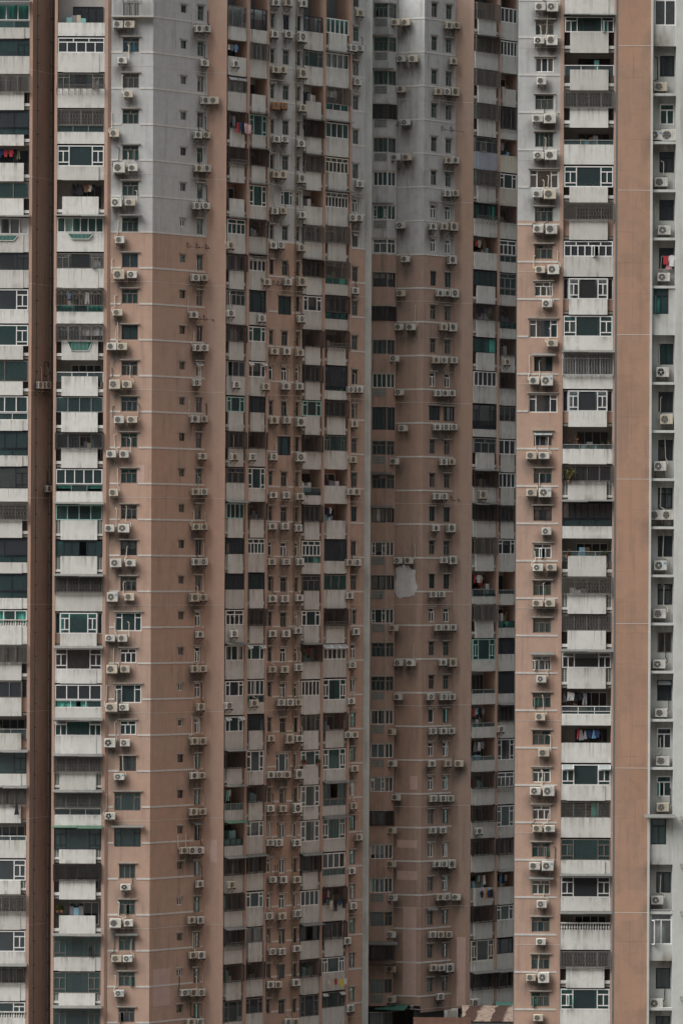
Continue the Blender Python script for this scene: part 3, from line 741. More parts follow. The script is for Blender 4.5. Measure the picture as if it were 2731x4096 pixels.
# ---------------- air conditioner positions read off the photograph
def pb(uh, t):
    if '^' in t: return FB2, 0
    return FB1, 0
ac_list(lambda u, t: (FB0, 0), [(95, '1058 1160'), (240, '1097'), (375, '1150'), (532, '1025'), (670, '1070! 1190'), (808, '1045! 1165'), (958, '1075'), (1097, '1065! 1183'), (1249, '1055'), (1385, '1000 1095'), (1537, '1030! 1140'), (1678, '1068 1185'), (1816, '998 1112'), (1970, '1018'), (2113, '985 1110!'), (2252, '1038! 1172'), (2388, '1008! 1160'), (2553, '988 1100'), (2677, '1005! 1120'), (2830, '1000! 1110'), (2972, '985! 1120'), (3108, '1070'), (3265, '985'), (3550, '1125'), (3694, '1033! 1153'), (3836, '1045 1145'), (3975, '1070')], 0, 2.24, 'front of left tower')
ac_list(pb, [(113, '232 293'), (250, '280'), (400, '285 355^'), (538, '222 290'), (672, '232 292'), (822, '212 285'), (1110, '205 272'), (1258, '195'), (1390, '218 278'), (1530, '217'), (1675, '205 272'), (1825, '262'), (1967, '207 270'), (2107, '210 270'), (2247, '208 268'), (2390, '193! 263'), (2538, '240'), (2676, '200 262'), (2828, '245'), (2965, '198 262'), (3103, '195 255'), (3248, '188 263'), (3403, '112 178 240'), (3537, '238'), (3682, '173 242'), (3822, '187 250'), (3972, '118 190 252'), (4090, '170 240')], 680, 2.01, 'side wall, left tower')
ac_list(lambda u, t: (FM, 0), [(8, '850 950'), (135, '840 955'), (277, '850 905'), (422, '850r 910r'), (555, '855 920'), (697, '848 903'), (842, '840 908'), (980, '830 890'), (1127, '775 945'), (1405, '840 938'), (1545, '930'), (1680, '835 935'), (1827, '830'), (1980, '828 935'), (2105, '822 925'), (2247, '820 932'), (2395, '825 925'), (2535, '822 935'), (2678, '820 920'), (2810, '893 962'), (2955, '810 960!'), (3100, '810 875 937'), (3235, '808 907'), (3372, '803 873'), (3520, '825 913'), (3666, '798 900'), (3808, '825 897'), (3940, '808 870'), (4090, '950 1010')], 680, 2.01, 'among narrow windows')
ac_list(lambda u, t: (FM, .05), [(12, '1075'), (147, '1060!'), (292, '1065!'), (430, '1065'), (573, '1055'), (712, '1060!'), (858, '1062'), (990, '1058'), (1125, '1055!'), (1275, '1055'), (1410, '1045'), (1545, '1042'), (1687, '1050!'), (1828, '1048!'), (1985, '1042'), (2112, '1030'), (2247, '1043'), (2392, '1040'), (2523, '1030'), (2670, '1032'), (2810, '1028'), (2955, '1035'), (3097, '1035!'), (3233, '1020!'), (3372, '1018'), (3520, '1020'), (3655, '1022'), (3796, '1020'), (3932, '1012')], 680, 2.01, 'beside brown drainpipe')
ac_list(lambda u, t: (FM, .12), [(253, '530'), (980, '488'), (1252, '490'), (1538, '535'), (1827, '515'), (2535, '515'), (2823, '475'), (3540, '495')], 680, 2.01, 'on leftmost receding balconies')
ac_list(lambda u, t: (FM, .12), [(1272, '740'), (1545, '770'), (1827, '660'), (2813, '675')], 680, 2.01, 'on second receding balconies')
ac_list(lambda u, t: (FM, 0), [(50, '1530'), (190, '1475 1525'), (325, '1505'), (735, '1525'), (870, '1465 1520'), (1162, '1485'), (1558, '1450 1520'), (1695, '1478'), (1838, '1470'), (1967, '1445 1495'), (2250, '1440 1500'), (2382, '1445'), (2527, '1490'), (2660, '1462'), (2805, '1455'), (2940, '1430 1480'), (3075, '1480'), (3225, '1470'), (3350, '1515'), (3485, '1460'), (3625, '1470'), (3765, '1425'), (4035, '1445')], 680, 2.01, 'beside grey strip')
ac_list(lambda u, t: ((FC2, 0) if u > 1588 else (FC2, .45)), [(87, '410 500'), (233, '458 570'), (355, '460'), (488, '497'), (628, '408 512'), (900, '455'), (1035, '497'), (1172, '455'), (1307, '440 545'), (1433, '397'), (1568, '440'), (1712, '475'), (1845, '398'), (2242, '430 527'), (2512, '390'), (2652, '435 545'), (2788, '430'), (2928, '370'), (3055, '380'), (3190, '412'), (3322, '375'), (3457, '370'), (3592, '383'), (3740, '367'), (3878, '365'), (4000, '370')], 1400, 2.24, 'near bay windows')
ac_list(lambda u, t: ((FC4, 0) if '^' in t else (FC3, 0)), [(100, '885 950'), (243, '925'), (365, '787 865 935!'), (640, '880 940'), (772, '870 940'), (905, '742 842 925!'), (1038, '912!'), (1172, '805 868 932!'), (1308, '838 915!'), (1440, '768 838 930'), (1572, '785 848 910'), (1708, '780 857 925'), (1847, '838 907'), (1985, '775 840'), (2112, '767 903!'), (2240, '840 915!'), (2377, '743 815'), (2510, '790 855 918'), (2650, '832 915!'), (2788, '722 838 910'), (2925, '742 835 905'), (3055, '732 875 975^'), (3195, '745 830 897'), (3322, '740 830'), (3457, '775 840 905!'), (3590, '805 865 950^'), (3740, '737 808 882'), (3873, '745 817 887!'), (3988, '808')], 1400, 2.24, 'middle tower, angled wall')
ac_list(lambda u, t: (FR, .12), [(1447, '1405'), (1978, '1185!'), (2917, '1350'), (3325, '1155'), (4015, '1115!')], 1400, 2.24, 'on recessed balconies')
ac_list(lambda u, t: (FD0, 0), [(25, '290 400!'), (160, '278 395!'), (322, '300'), (472, '265 375!'), (620, '275 385!'), (775, '265 378!'), (915, '272 390!'), (1077, '290 408!'), (1213, '350'), (1372, '398'), (1522, '235 350!'), (1822, '210 325'), (1970, '212 330!'), (2125, '347'), (2270, '270 390'), (2413, '268 378'), (2717, '300'), (2868, '290'), (3012, '320'), (3165, '245 365!'), (3315, '262 375'), (3465, '240 355!'), (3618, '303'), (3768, '295'), (3912, '205 320!'), (4073, '272')], 2031, 2.24, 'front of right tower')
ac_list(lambda u, t: (FE0, -.68), [(132, '1370!'), (345, '1365'), (540, '1325 1440!'), (727, '1370'), (920, '1400'), (1108, '1395'), (1488, '1385'), (1677, '1420'), (1865, '1360'), (2060, '1325 1430'), (2262, '1365'), (2455, '1360'), (2657, '1355'), (2852, '1370'), (3045, '1385'), (3230, '1385'), (3427, '1305'), (3602, '1335'), (3810, '1425'), (4015, '1325')], 2031, 2.24, 'right edge niches')
ac_list(lambda u, t: (FA1, 0), [(1540, '360 430'), (1955, '435')], 0, 2.24, 'dark side wall, left')
# ---------------- shared wall trimmings
def bands(mb, F, a0, a1, z0, n, holes=(), m='band', step=3.0, w=.07, d=.03):
    for i in range(n):
        z = z0 - i * step
        if z < .5: break
        if z > (ZE if m == 'bandE' else ZT) - .3 and F not in TALL: continue
        segs = [(a0, a1)]
        for h in holes:
            if h[2] < z + w and h[3] > z - w:
                ns = []
                for s in segs:
                    if h[1] < s[0] or h[0] > s[1]: ns.append(s)
                    else:
                        if h[0] - .08 > s[0]: ns.append((s[0], h[0] - .08))
                        if h[1] + .08 < s[1]: ns.append((h[1] + .08, s[1]))
                segs = ns
        for s in segs: mb.box(F, s[0], s[1], z - w, z + w, 0, d, m)
TALL = []
def seams(mb, F, a0, a1, z0=82.4, d=.012, step=9.0):
    for i in range(10):
        z = z0 - i * step
        if z > .5: mb.box(F, a0, a1, z - .018, z + .018, d - .01, d, 'seam')
def pier(mb, F, u0, u1, d0, d1, m='pier', seam=True, vr=300):
    a0, a1 = F.a(u0, vr), F.a(u1, vr); mb.box(F, a0, a1, ZB, ZT, d0, d1, m)
    if seam:
        for i in range(10): z = 82.4 - 9 * i; mb.box(F, a0 - .004, a1 + .004, z - .018, z + .018, d1 - .004, d1 + .006, 'seam')
def backing(mb, F, a0, a1, d, m='core'):
    mb.quad([F.P(a0, ZB, d), F.P(a1, ZB, d), F.P(a1, ZT, d), F.P(a0, ZT, d)], m)
def roof(mb, pts, z=ZT):
    mb.quad([Vector((x, y, z)) for x, y in pts], 'hood')
def xy(F, a, d=0): p = F.P(a, 0, d); return (p.x, p.y)
# ================= far-left tower
TA = thing('apartment_tower', (FA0.O.x, FA0.O.y, ZB), 'pale balconied tower cut off by the left picture edge, with a dark slanting side wall', 'building')
mb = MB(); pier(mb, FA0, 119, 131, -1.5, .08); l = FA1.a(250)
wall(mb, FA1, 0, l, ZB, ZT, 'side_shaded'); seams(mb, FA1, 0, l); backing(mb, FA0, 0, FA0.a(131), -1.42, 'room')
roof(mb, [xy(FA0, 0), xy(FA0, FA0.a(131)), xy(FA1, l), (xy(FA1, l)[0], 352), (xy(FA0, 0)[0], 352)]); mb.build('wall', TA)
pa = MB()
for uu in (150, 203):
    x = FA1.a(uu)
    for i in range(16): pa.tube(FA1.P(x, ZB + i * 6, .07), FA1.P(x, ZB + i * 6 + 6, .07), .11, 'ac_fan', 6)
    for i in range(48): pa.box(FA1, x - .1, x + .1, ZB + i * 2, ZB + i * 2 + .06, 0, .13, 'steel')
pa.build('drainpipe', TA)
g = glazing(FA1, FA1.a(175, 1480), FA1.a(193, 1480), FA1.z(184, 1505), FA1.z(184, 1447), .02, 's', 1, 'k', 'glass_d', TA, 'side_window')
balcony_col(TA, FA0, -70, 119, 14, 142.7, 0, ['s4 w W TA t', '3 k W - m', 'l g N - t', 's3 k N LT', 'o k N L', 's3 b N - t', 's5 w W ZA w', '3 k W - g', '3 w W H', '3 w N H t', 's2 b N H t', 's4 w W T', 's4 k W T', '3 k W H w', 'C g N', 's2 k W T', 's3 k W T', 's4 w W b t', 'l b N', 's3 b P', 'r b P', '3 k W HA', 'l g P A', 'r w W - t', '3 w G H', 'C g W', '3 w W H', 'a b W A', '3 w W b'], 'pier', 'par', 'par_in', 'on the # balcony down at far left', H=66)
# ================= left tower
TB = thing('apartment_tower', (FB0.O.x, FB0.O.y, ZB), 'grey over pink tower front left, with long receding facade of balconies', 'building')
mb = MB(); pier(mb, FB0, 219, 230, -1.5, .12); pier(mb, FB0, 419, 432, -1.5, .12)
x0, x1 = FB0.a(432), FB0.a(445)
mb.quad([FB0.P(x0, ZB, .12), FB0.P(x1, ZB, -.04), FB0.P(x1, ZT, -.04), FB0.P(x0, ZT, .12)], 'pier')
cells = ['x3 g - w', 'x3 b - u', 'x3 b - w', 'x3 b - t', 'x3 b - t', 'x3 b - t', 'x3 b A t', 's2 b - u', 'x3 b - t', 's2 k', 'x3 b - l', 'x3 b - u', 'x3 b - t', 'x3 b - t', 'x3 b - g', 's2 k - w', 'x3 b V g', '3 w W t', 'x3 w - l', '3 w W', 'x3 w - t', 's2 k - g', '3 b W t', '3 k WA t', 's3 b', 'x3 b - t', 'x3 b A t', 'x3 b - t', 'x3 b', 'x3 b - t']
ho = window_col(TB, FB0, 491, 556, 148, 143.93, -1, cells, 'bedroom_window', H=58)
wx1 = FB0.a(613)
wall(mb, FB0, x1, wx1, ZB, ZT, 'wall2', ho); bands(mb, FB0, x1, wx1, 83.55 + 12, 40, ho); seams(mb, FB0, x1, wx1)
backing(mb, FB0, 0, wx1, -1.45, 'room')
e1 = FB1.a(830)
h1 = window_col(TB, FB1, 723, 744, 18, 142.9, 0, ['d1 b'.replace('d1', 's1')] + ['x1 k', 's1 b', 's1 b', 's2 k', 's1 b', 's2 w', 's1 g', 's1 k', 's1 k', 's1 b', 's1 g', 's1 k', 's1 b', 's1 b', 's1 k', 's1 b', 's2 b', 's2 g', 's2 w', 's1 w', 's1 k', 's1 k', 's1 b', 's1 b', 's2 w', 's1 g', 's2 w', 's1 k'], 'bathroom_window', H=31)
h2 = window_col(TB, FB1, 790, 814, 20, 142.7, 0, ['x2 b'] + ['x2 b - t', 'x2 b - g', 'x2 b', 'x2 b - t', 'x2 b - t', 'x2 b - t', 'x2 b - t', 'x2 b', 's2 k - b', 'x2 w V', 'x2 b', 'x2 b', 'x2 b - t', 'x2 b - g', 's2 k', 's1 b', 'x2 w - t', 'x2 w - l', 'x2 w', 'x2 w - w', 'x2 b', 'x2 b', 's2 k A', 's2 g', 'x2 b', 'x2 b', 'x2 b', 'x2 b'], 'kitchen_window', H=60)
hb = h1 + h2
wall(mb, FB1, 0, e1, ZB, ZT, 'wall2', hb); bands(mb, FB1, 0, FB1.a(824), 83.55 + 12, 40, hb); seams(mb, FB1, 0, e1); backing(mb, FB1, 0, e1, -.95, 'room')
e2 = FB2.a(907)
wall(mb, FB2, 0, e2, ZB, ZT, 'pier'); seams(mb, FB2, 0, e2); mb.box(FB2, e2 - .05, e2, ZB, ZT, -1.6, -.003, 'pier')
# long receding facade
w0, w1, w2 = FM.a(1070), FM.a(1180), FM.a(1213)
e3 = FM.a(1463)
for p, q in ((984, 994), (1065, 1071), (1289, 1298), (1394, 1402)): pier(mb, FM, p, q, -1.5, .2)
hm = window_col(TB, FM, 1082, 1097, 52, 140.9, 0, ['x1 b', 'x1 b', 'x1 b', 'x1 b', 'x1 b', '-', 'x1 b', 'x1 k', '-', 'x1 b', 'x1 w', 'x1 b', '-'] + ['x1 b', 'x1 b', 'x1 w', 'x1 b', 'x1 b', 'x1 b', 'x1 b', 'x1 b', '-', 'x1 b', 's2 w', 'x1 w', 'x1 w', 's1 b', 's1 b', 'x1 b'], 'narrow_window', H=58)
hk = window_col(TB, FM, 1131, 1155, 58, 140.75, 0, ['x2 k', 'x2 b - t', 'x2 b - t', 'x2 b', 'x2 b - t', '3 w EQ t', 'x2 b - t', 'x2 b - t', 's2 k W', 'x2 b - t', 'x2 w', 'x2 b', 's1 k W u', 'x2 b', 'x2 b', 'x2 w', 'x2 b - t', 'x2 b', 'x2 w V', 'x2 w - g', 'x2 b', '3 w W u', 'x2 b', 's2 w - g', 's2 w', 'x2 w V', 's2 b - g', 's1 b', 'x2 b'], 'kitchen_window', H=58)
hn = window_col(TB, FM, 1188, 1201, 64, 140.4, 0, ['x1 k', 'x1 b', 'x1 b', 'x1 b', 'x1 b', 'x1 c - t', 'x1 b', 'x1 b', 'x1 k', 'x1 b', 'x1 w V', 'x1 b', 's1 k', 'x1 b', 'x1 b', 'x1 w', 'x1 b', 'x1 w', 'x1 w', 'x1 w', 's1 k', 's1 w', 's1 b', 's1 w', 'x1 b', 's1 w', 's1 k', 's1 b', 's1 b'], 'slim_window', H=57)
hh = hm + hk + hn
wall(mb, FM, w0, w2, ZB, ZT, 'wall2', hh); bands(mb, FM, w0, w2, 83.55 + 12, 40, hh); seams(mb, FM, w0, w2)
he = window_col(TB, FM, 1412, 1434, 106 - 137.3, 137.3, 0, ['x2 b', 'x2 b - t', 'x2 b - w', 'x2 b', 'x2 b', 'x2 b', 'x2 w A', 'x2 b V t', 'x2 b', 'x2 b', 'x2 b V t', 'x2 k', 'x2 b', 'x2 b', 'x2 b', 's2 k', 's2 b', 'x2 b', 'x2 b', 'x2 w - g', 's2 w - m', 'x2 b', 'x2 b', 'x2 w', 's2 k', 'x2 b', 'x2 b', 'x2 b', 'x2 b', 'x2 b'], 'end_window', H=57)
we = FM.a(1402)
wall(mb, FM, we, e3, ZB, ZT, 'wall2', he); bands(mb, FM, we, e3, 83.55 + 12, 40, he); seams(mb, FM, we, e3)
backing(mb, FM, -.3, e3, -1.48, 'room')
pier(mb, FB3, 1463, 1489, -6, .02, 'strip', False)
roof(mb, [xy(FB0, 0), xy(FB0, wx1), xy(FB1, e1), xy(FB2, e2), xy(FM, 0), xy(FM, e3), (FB3.O.x, 370), (FB0.O.x, 370)])
mb.quad([FB0.P(0, ZB), Vector((FB0.O.x, 370, ZB)), Vector((FB0.O.x, 370, ZT)), FB0.P(0, ZT)], 'pier')
mb.build('wall', TB)
LB = 'on # balcony of front face of left tower'
balcony_col(TB, FB0, 230, 419, 148, 143.93, -1, ['o w W HJ', 'x5 w W', '3 b W F g', 'C g W TI', '3 w W H', 'o w N L', 's6 w W ZA m', '3 b W - w', 'a g W LT', 'a g N Z', 'r w N', 's4 g N', 'c k N', 's5 w W T', 's4 e G A', 's6 k G', 'C g W A', '3 w P H t', '3 w W HA b', 's4 w W T', '3 w W AV t', 'C g G A', 'h b W TA', '3 k G HAG', 'C k N', 'o g N', '3 b W HA m', '3 b G H t', '3 b W AH t', 's4 b W'], 'pier', 'par', 'par_in', LB)
def LM(c): return f'on # balcony of {c} column of receding facade'
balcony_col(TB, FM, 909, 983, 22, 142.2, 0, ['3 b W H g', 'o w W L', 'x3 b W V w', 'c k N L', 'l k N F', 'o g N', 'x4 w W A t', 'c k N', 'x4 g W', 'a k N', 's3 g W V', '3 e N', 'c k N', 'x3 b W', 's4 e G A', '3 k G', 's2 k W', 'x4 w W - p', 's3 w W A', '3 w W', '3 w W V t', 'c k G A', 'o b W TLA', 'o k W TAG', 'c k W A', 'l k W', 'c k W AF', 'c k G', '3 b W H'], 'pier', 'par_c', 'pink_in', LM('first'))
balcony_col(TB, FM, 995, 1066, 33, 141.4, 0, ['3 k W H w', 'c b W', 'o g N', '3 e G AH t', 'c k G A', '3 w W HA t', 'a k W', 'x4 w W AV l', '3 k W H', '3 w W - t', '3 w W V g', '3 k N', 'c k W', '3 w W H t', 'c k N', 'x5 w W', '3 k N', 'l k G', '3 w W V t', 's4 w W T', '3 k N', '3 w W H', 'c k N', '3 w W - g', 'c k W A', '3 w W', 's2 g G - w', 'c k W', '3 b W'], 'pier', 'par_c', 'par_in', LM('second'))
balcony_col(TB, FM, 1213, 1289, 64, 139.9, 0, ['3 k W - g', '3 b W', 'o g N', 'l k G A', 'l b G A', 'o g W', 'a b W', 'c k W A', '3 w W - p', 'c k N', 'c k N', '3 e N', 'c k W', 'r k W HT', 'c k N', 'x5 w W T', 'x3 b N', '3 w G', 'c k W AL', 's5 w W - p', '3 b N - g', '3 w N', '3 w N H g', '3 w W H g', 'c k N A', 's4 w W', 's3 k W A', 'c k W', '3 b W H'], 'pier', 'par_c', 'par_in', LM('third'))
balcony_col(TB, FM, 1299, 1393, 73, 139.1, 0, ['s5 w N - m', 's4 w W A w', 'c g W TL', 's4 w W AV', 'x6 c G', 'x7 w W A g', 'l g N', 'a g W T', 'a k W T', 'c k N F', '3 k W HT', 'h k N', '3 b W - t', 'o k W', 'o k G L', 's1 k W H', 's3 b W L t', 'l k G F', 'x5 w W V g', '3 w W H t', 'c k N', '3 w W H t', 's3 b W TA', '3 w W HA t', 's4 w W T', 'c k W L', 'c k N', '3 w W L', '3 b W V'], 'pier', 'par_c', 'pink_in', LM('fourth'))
# drainpipe and caged roof terrace
db = MB()
for i in range(14): db.tube(FM.P(FM.a(1183), 1 + i * 6.5, .06), FM.P(FM.a(1183), 1 + (i + 1) * 6.5, .06), .09, 'pipe_y', 6)
for i in range(30): z = 3 + i * 3; db.box(FM, FM.a(1183) - .09, FM.a(1183) + .09, z, z + .06, .0, .1, 'steel')
db.build('drainpipe', TB)
tb = MB(); ta0, ta1 = FB0.a(450, 60), FB0.a(612, 60); tz = FB0.z(520, 66)
tb.box(FB0, ta0 - .05, ta1 + .1, tz - .08, tz, 0, .55, 'hood'); tr = tb.build('roof_terrace', TB)
cage(FB0, ta0, ta1 + .05, tz, tz + 1.7, 'a', 'bars_w', tr, d=.5, d0=.02)
# ================= recessed middle tower
TC = thing('apartment_tower', (_o.x, _o.y, ZB), 'shadowy grey over pink tower recessed in the middle, with bay windows and blank piers', 'building')
mb = MB()
b1 = FC0.a(1552); b2 = FC1.a(1588); B0 = FC0.a(1493)
bc = ['x3 b - t', 'x3 b - t', 's3 b V m', 'c k', 's3 b', 's4 w', '3 w - t', 'x2 w - g', 's2 k - w', 'c k', 's3 b', 's4 w V', 's3 k H', 'x3 b', 'x4 b V', 's4 k - w', '3 w - g', 's2 k - w', '3 w - t', 'x3 b', 'x4 b', 's2 w - g', 's2 w', '3 w V g', 'c k', 's4 w - g', 's3 w', 'x2 b', 'c k', '3 b - t', 's3 b']
hA, hB2 = [], []
for i, code in enumerate(bc):
    tk = code.split(); op, fr = tk[0], tk[1]; fl = tk[2] if len(tk) > 2 else '-'; cu = tk[3] if len(tk) > 3 else None
    v = 8 + 134.8 * i; z1 = FC0.z(1530, v + 3); h = 1.25 if 'H' not in fl else 2.0; z0 = z1 - h; z2 = z1 - 2.85
    bm = MB(); bm.box(FC0, B0 - .02, b1 + .04, z1 + .03, z1 + .11, -.02, .1, 'hood'); bm.box(FC1, -.04, b2 - .15, z1 + .03, z1 + .11, -.02, .098, 'hood')
    gl = rnd.random() < .6
    if gl:
        q0, q1 = B0 + .12, b1 - .12
        bm.box(FC0, q0, q1, z0 - .8, z0 - .12, -.06, .02, 'gblock')
        for j in range(7): x = q0 + (q1 - q0) * j / 6; bm.box(FC0, x - .012, x + .012, z0 - .8, z0 - .12, .02, .035, 'hood')
        for j in range(4): x = z0 - .8 + .68 * j / 3; bm.box(FC0, q0, q1, x - .012, x + .012, .02, .033, 'hood')
    bo = bm.build('bay', TC)
    gm = 'glass_t' if cu in ('t', 'm') else ('glass_c' if cu else 'glass_t')
    if op == 'c':
        cage(FC0, B0, b1 + .05, z0 - .05, z1, 'C', 'bars_k', bo, d=.15, d0=.02); cage(FC1, .1, b2 - .1, z0 - .05, z1, 'c', 'bars_k', bo, d=.15, d0=.02)
        glazing(FC0, B0 + .05, b1 - .04, z0, z1, -.04, 's', 2, 'k', 'glass_d', bo, 'window_frame', None)
    else:
        glazing(FC0, B0 + .04, b1 - .03, z0, z1, -.04, op[0], min(3, int(op[1:] or 2)), fr, gm, bo, 'window_frame', cu, vents=1 if 'V' in fl else 0, bw=.055)
    glazing(FC1, .04, b2 - .12, z0, z1, -.04, op[0] if op[0] in 'sx' else 's', 2, fr, gm, bo, 'side_window_frame', cu, bw=.05)
    if i in (1, 2, 6, 14, 15): awning(FC0, B0 - .2, b1 + .5, z1 + .2, bo, 'awn', .6)
    if i == 28:
        cage(FC0, B0 - .75, b1 + 1.0, z0 - .35, z1 + .05, 'C', 'bars_k', bo, d=1.1, d0=.1); awning(FC0, B0 - .9, b1 + 1.2, z1 + .35, bo, 'awn', 1.2)
        fl_ = MB(); fl_.box(FC0, B0 - .75, b1 + 1.0, z0 - .45, z0 - .36, .1, 1.1, 'steel'); fl_.build('cage_floor', bo)
    hA.append((B0 + .04, b1 - .03, z0, z1)); hB2.append((.04, b2 - .12, z0, z1))
paint('bay_wall', GREY, (.345, .235, .18), 68.5, streak=.5, mottle=.2)  # bay pink darkened too, with the recess shade in the colour
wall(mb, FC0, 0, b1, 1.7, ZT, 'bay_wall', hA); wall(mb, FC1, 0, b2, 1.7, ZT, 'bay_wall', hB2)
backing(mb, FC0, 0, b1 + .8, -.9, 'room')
r2 = FC2.a(1697); wall(mb, FC2, -.1, r2, 1.7, ZT, 'wall_shaded'); bands(mb, FC2, 0, r2, 83.55 + 12, 40); seams(mb, FC2, 0, r2)
c1 = FC3.a(1822)
hc1 = window_col(TC, FC3, 1725, 1747, 143 - 134.6, 134.6, 0, ['x2 b', 'x2 b - t', 'x2 b - t', 'x2 b - t', 'x2 b', 'x2 b - t', 'x2 w A', 'x2 w - g', 's1 k', 'x2 b - t', 'x2 b - t', 'x2 w', 's2 k E', 'x2 b - t', 'x2 b', 's1 k', 'x2 b', 's1 k', 'x2 w', 'x2 b', 'x2 b', 's1 w', 'x2 w V', 'x2 w V', 'x2 b', 's2 w - g', 'x2 b', 'x2 b A', 'x2 b', 'x2 b - t'], 'side_window', H=57)
hc2 = window_col(TC, FC3, 1783, 1806, 152 - 134.15, 134.15, 0, ['x2 b', 'x2 b - t', 'x2 b', 'x2 b', 'x2 b', 'x2 b - t', 'x2 w A', 'x2 w - g', 's1 k', 'x2 b', 'x2 b - t', 'x2 w', 's3 k E', 'x2 b', 'x2 b', 's1 k', 'x2 b', 's1 k', 'x2 w V', 'x2 b', 'x2 b', 's1 b', 'x2 w', 'x2 w V', 'x2 b', 's2 w - g', 'x2 w', 'x2 b', 'x2 b', 'x2 b'], 'kitchen_window', H=57)
hc = hc1 + hc2
wall(mb, FC3, 0, c1, 1.1, ZT, 'wall_shaded', hc); bands(mb, FC3, 0, FC3.a(1818), 83.55 + 12, 40, hc); seams(mb, FC3, 0, c1); backing(mb, FC3, .1, c1, -.9, 'room')
c4 = FC4.a(1895); wall(mb, FC4, 0, c4, 1.2, ZT, 'pier_shaded'); seams(mb, FC4, 0, c4)
mb.box(FC4, c4 - .06, c4, ZB, ZT, -1.6, -.004, 'pier')
for p, q in ((1989, 1996), (2066, 2074)): pier(mb, FR, p, q, -1.5, .2)
rE = FR.a(2110); backing(mb, FR, 0, rE, -1.45, 'room')
wall(mb, FR, FR.a(2074), rE, ZB, ZT, 'par')
# undercroft at the foot
mb.box(FC0, -.5, FC0.a(1660), ZB, 1.6, -5, -3, 'bars_k'); mb.box(FC3, -2, c1 + 2, ZB, 1.0, -5, -3, 'bars_k')
for u in (1488, 1665, 1790): 
    F_ = Face((0, 352.6), 0); x = F_.a(u, 4050); mb.box(F_, x, x + (.8 if u > 1700 else .35), ZB, 1.15, -.9, -.3, 'hood')
roof(mb, [xy(FC0, 0), xy(FC0, b1), xy(FC1, b2), xy(FC2, r2), xy(FC3, c1), xy(FC4, c4), xy(FR, rE), (xy(FR, rE)[0], 380), (xy(FC0, 0)[0], 380)])
mb.quad([FC0.P(0, ZB), Vector((FC0.O.x, 380, ZB)), Vector((FC0.O.x, 380, ZT)), FC0.P(0, ZT)], 'wall_shaded')
mb.build('wall', TC)
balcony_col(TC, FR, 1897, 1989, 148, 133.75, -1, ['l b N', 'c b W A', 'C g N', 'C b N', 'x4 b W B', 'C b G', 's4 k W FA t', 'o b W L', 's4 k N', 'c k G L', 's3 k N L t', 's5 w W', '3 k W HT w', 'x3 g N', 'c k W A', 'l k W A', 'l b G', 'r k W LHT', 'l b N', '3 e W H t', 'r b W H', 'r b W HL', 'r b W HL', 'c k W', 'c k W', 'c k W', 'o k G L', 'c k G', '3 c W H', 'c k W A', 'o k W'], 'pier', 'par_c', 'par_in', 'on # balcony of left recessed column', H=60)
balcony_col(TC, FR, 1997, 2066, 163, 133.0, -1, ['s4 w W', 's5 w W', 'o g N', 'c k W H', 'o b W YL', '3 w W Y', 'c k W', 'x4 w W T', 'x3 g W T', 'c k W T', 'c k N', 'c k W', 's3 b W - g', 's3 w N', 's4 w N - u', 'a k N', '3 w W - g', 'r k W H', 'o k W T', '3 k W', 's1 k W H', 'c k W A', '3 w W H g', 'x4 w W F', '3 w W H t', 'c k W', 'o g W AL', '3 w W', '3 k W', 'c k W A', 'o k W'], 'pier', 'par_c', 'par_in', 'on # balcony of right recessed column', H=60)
def empty_rack(F, T, u0, u1, v, n=3):
    rb = MB(); a0, a1, z = F.a(u0, v), F.a(u1, v), F.z(u0, v)
    rb.box(F, a0, a1, z, z + .03, .5, .53, 'steel')
    for i in range(n):
        a = a0 + (a1 - a0) * i / (n - 1); rb.bar(F, (a, z + .45, .03), (a, z, .03), .04, 'steel'); rb.bar(F, (a, z, .03), (a, z, .55), .04, 'steel'); rb.bar(F, (a, z + .4, .03), (a, z, .5), .03, 'steel')
    rb.build('empty_bracket', T)
empty_rack(FB1, TB, 748, 822, 988); empty_rack(FB1, TB, 790, 838, 1278); empty_rack(FM, TB, 1092, 1128, 1140)
empty_rack(FC3, TC, 1766, 1836, 520); empty_rack(FC2, TC, 1592, 1648, 505); empty_rack(FC0, TC, 1470, 1525, 2395, 2); empty_rack(FC3, TC, 1802, 1822, 2002, 2)
# ragged plaster repair on the middle tower
pbm = MB(); pts = []
for i in range(56):
    t = 2 * math.pi * i / 56; ru = 54 + 5 * math.sin(5 * t) + rnd.uniform(-3, 3); rv = 74 + 7 * math.sin(3 * t + 1) + rnd.uniform(-7, 7)
    sq = 1 / max(abs(math.cos(t)), abs(math.sin(t))) ** .55
    pts.append((1622 + ru * .8 * math.cos(t) * sq, 2328 + rv * .86 * math.sin(t) * sq))
pbm.quad([FC2.P(FC2.a(u, v), FC2.z(u, v), .035) for u, v in pts][::-1], 'plaster'); pbm.build('plaster_patch', TC)
def rect_patch(F, u0, v0, u1, v1, m, T): 
    q = MB(); a0, a1 = F.a(u0, v0), F.a(u1, v0); q.box(F, a0, a1, F.z(u0, v1), F.z(u0, v0), -.01, .012, m); q.build('paint_patch', T)
for r in ((1640, 3105, 1669, 3160), (1588, 3360, 1668, 3392), (1588, 3484, 1668, 3520), (1612, 3628, 1665, 3985)): rect_patch(FC2, *r, 'patchp', TC)
rect_patch(FC4, 1816 + 10, 3750, 1852 + 10, 4030, 'patchp', TC)
rect_patch(FB1, 612, 3880, 680, 4030, 'patchp', TB); rect_patch(FB0, 548, 1860, 578, 1930, 'patchp', TB); rect_patch(FB2, 842, 3360, 868, 3450, 'patchp', TB)
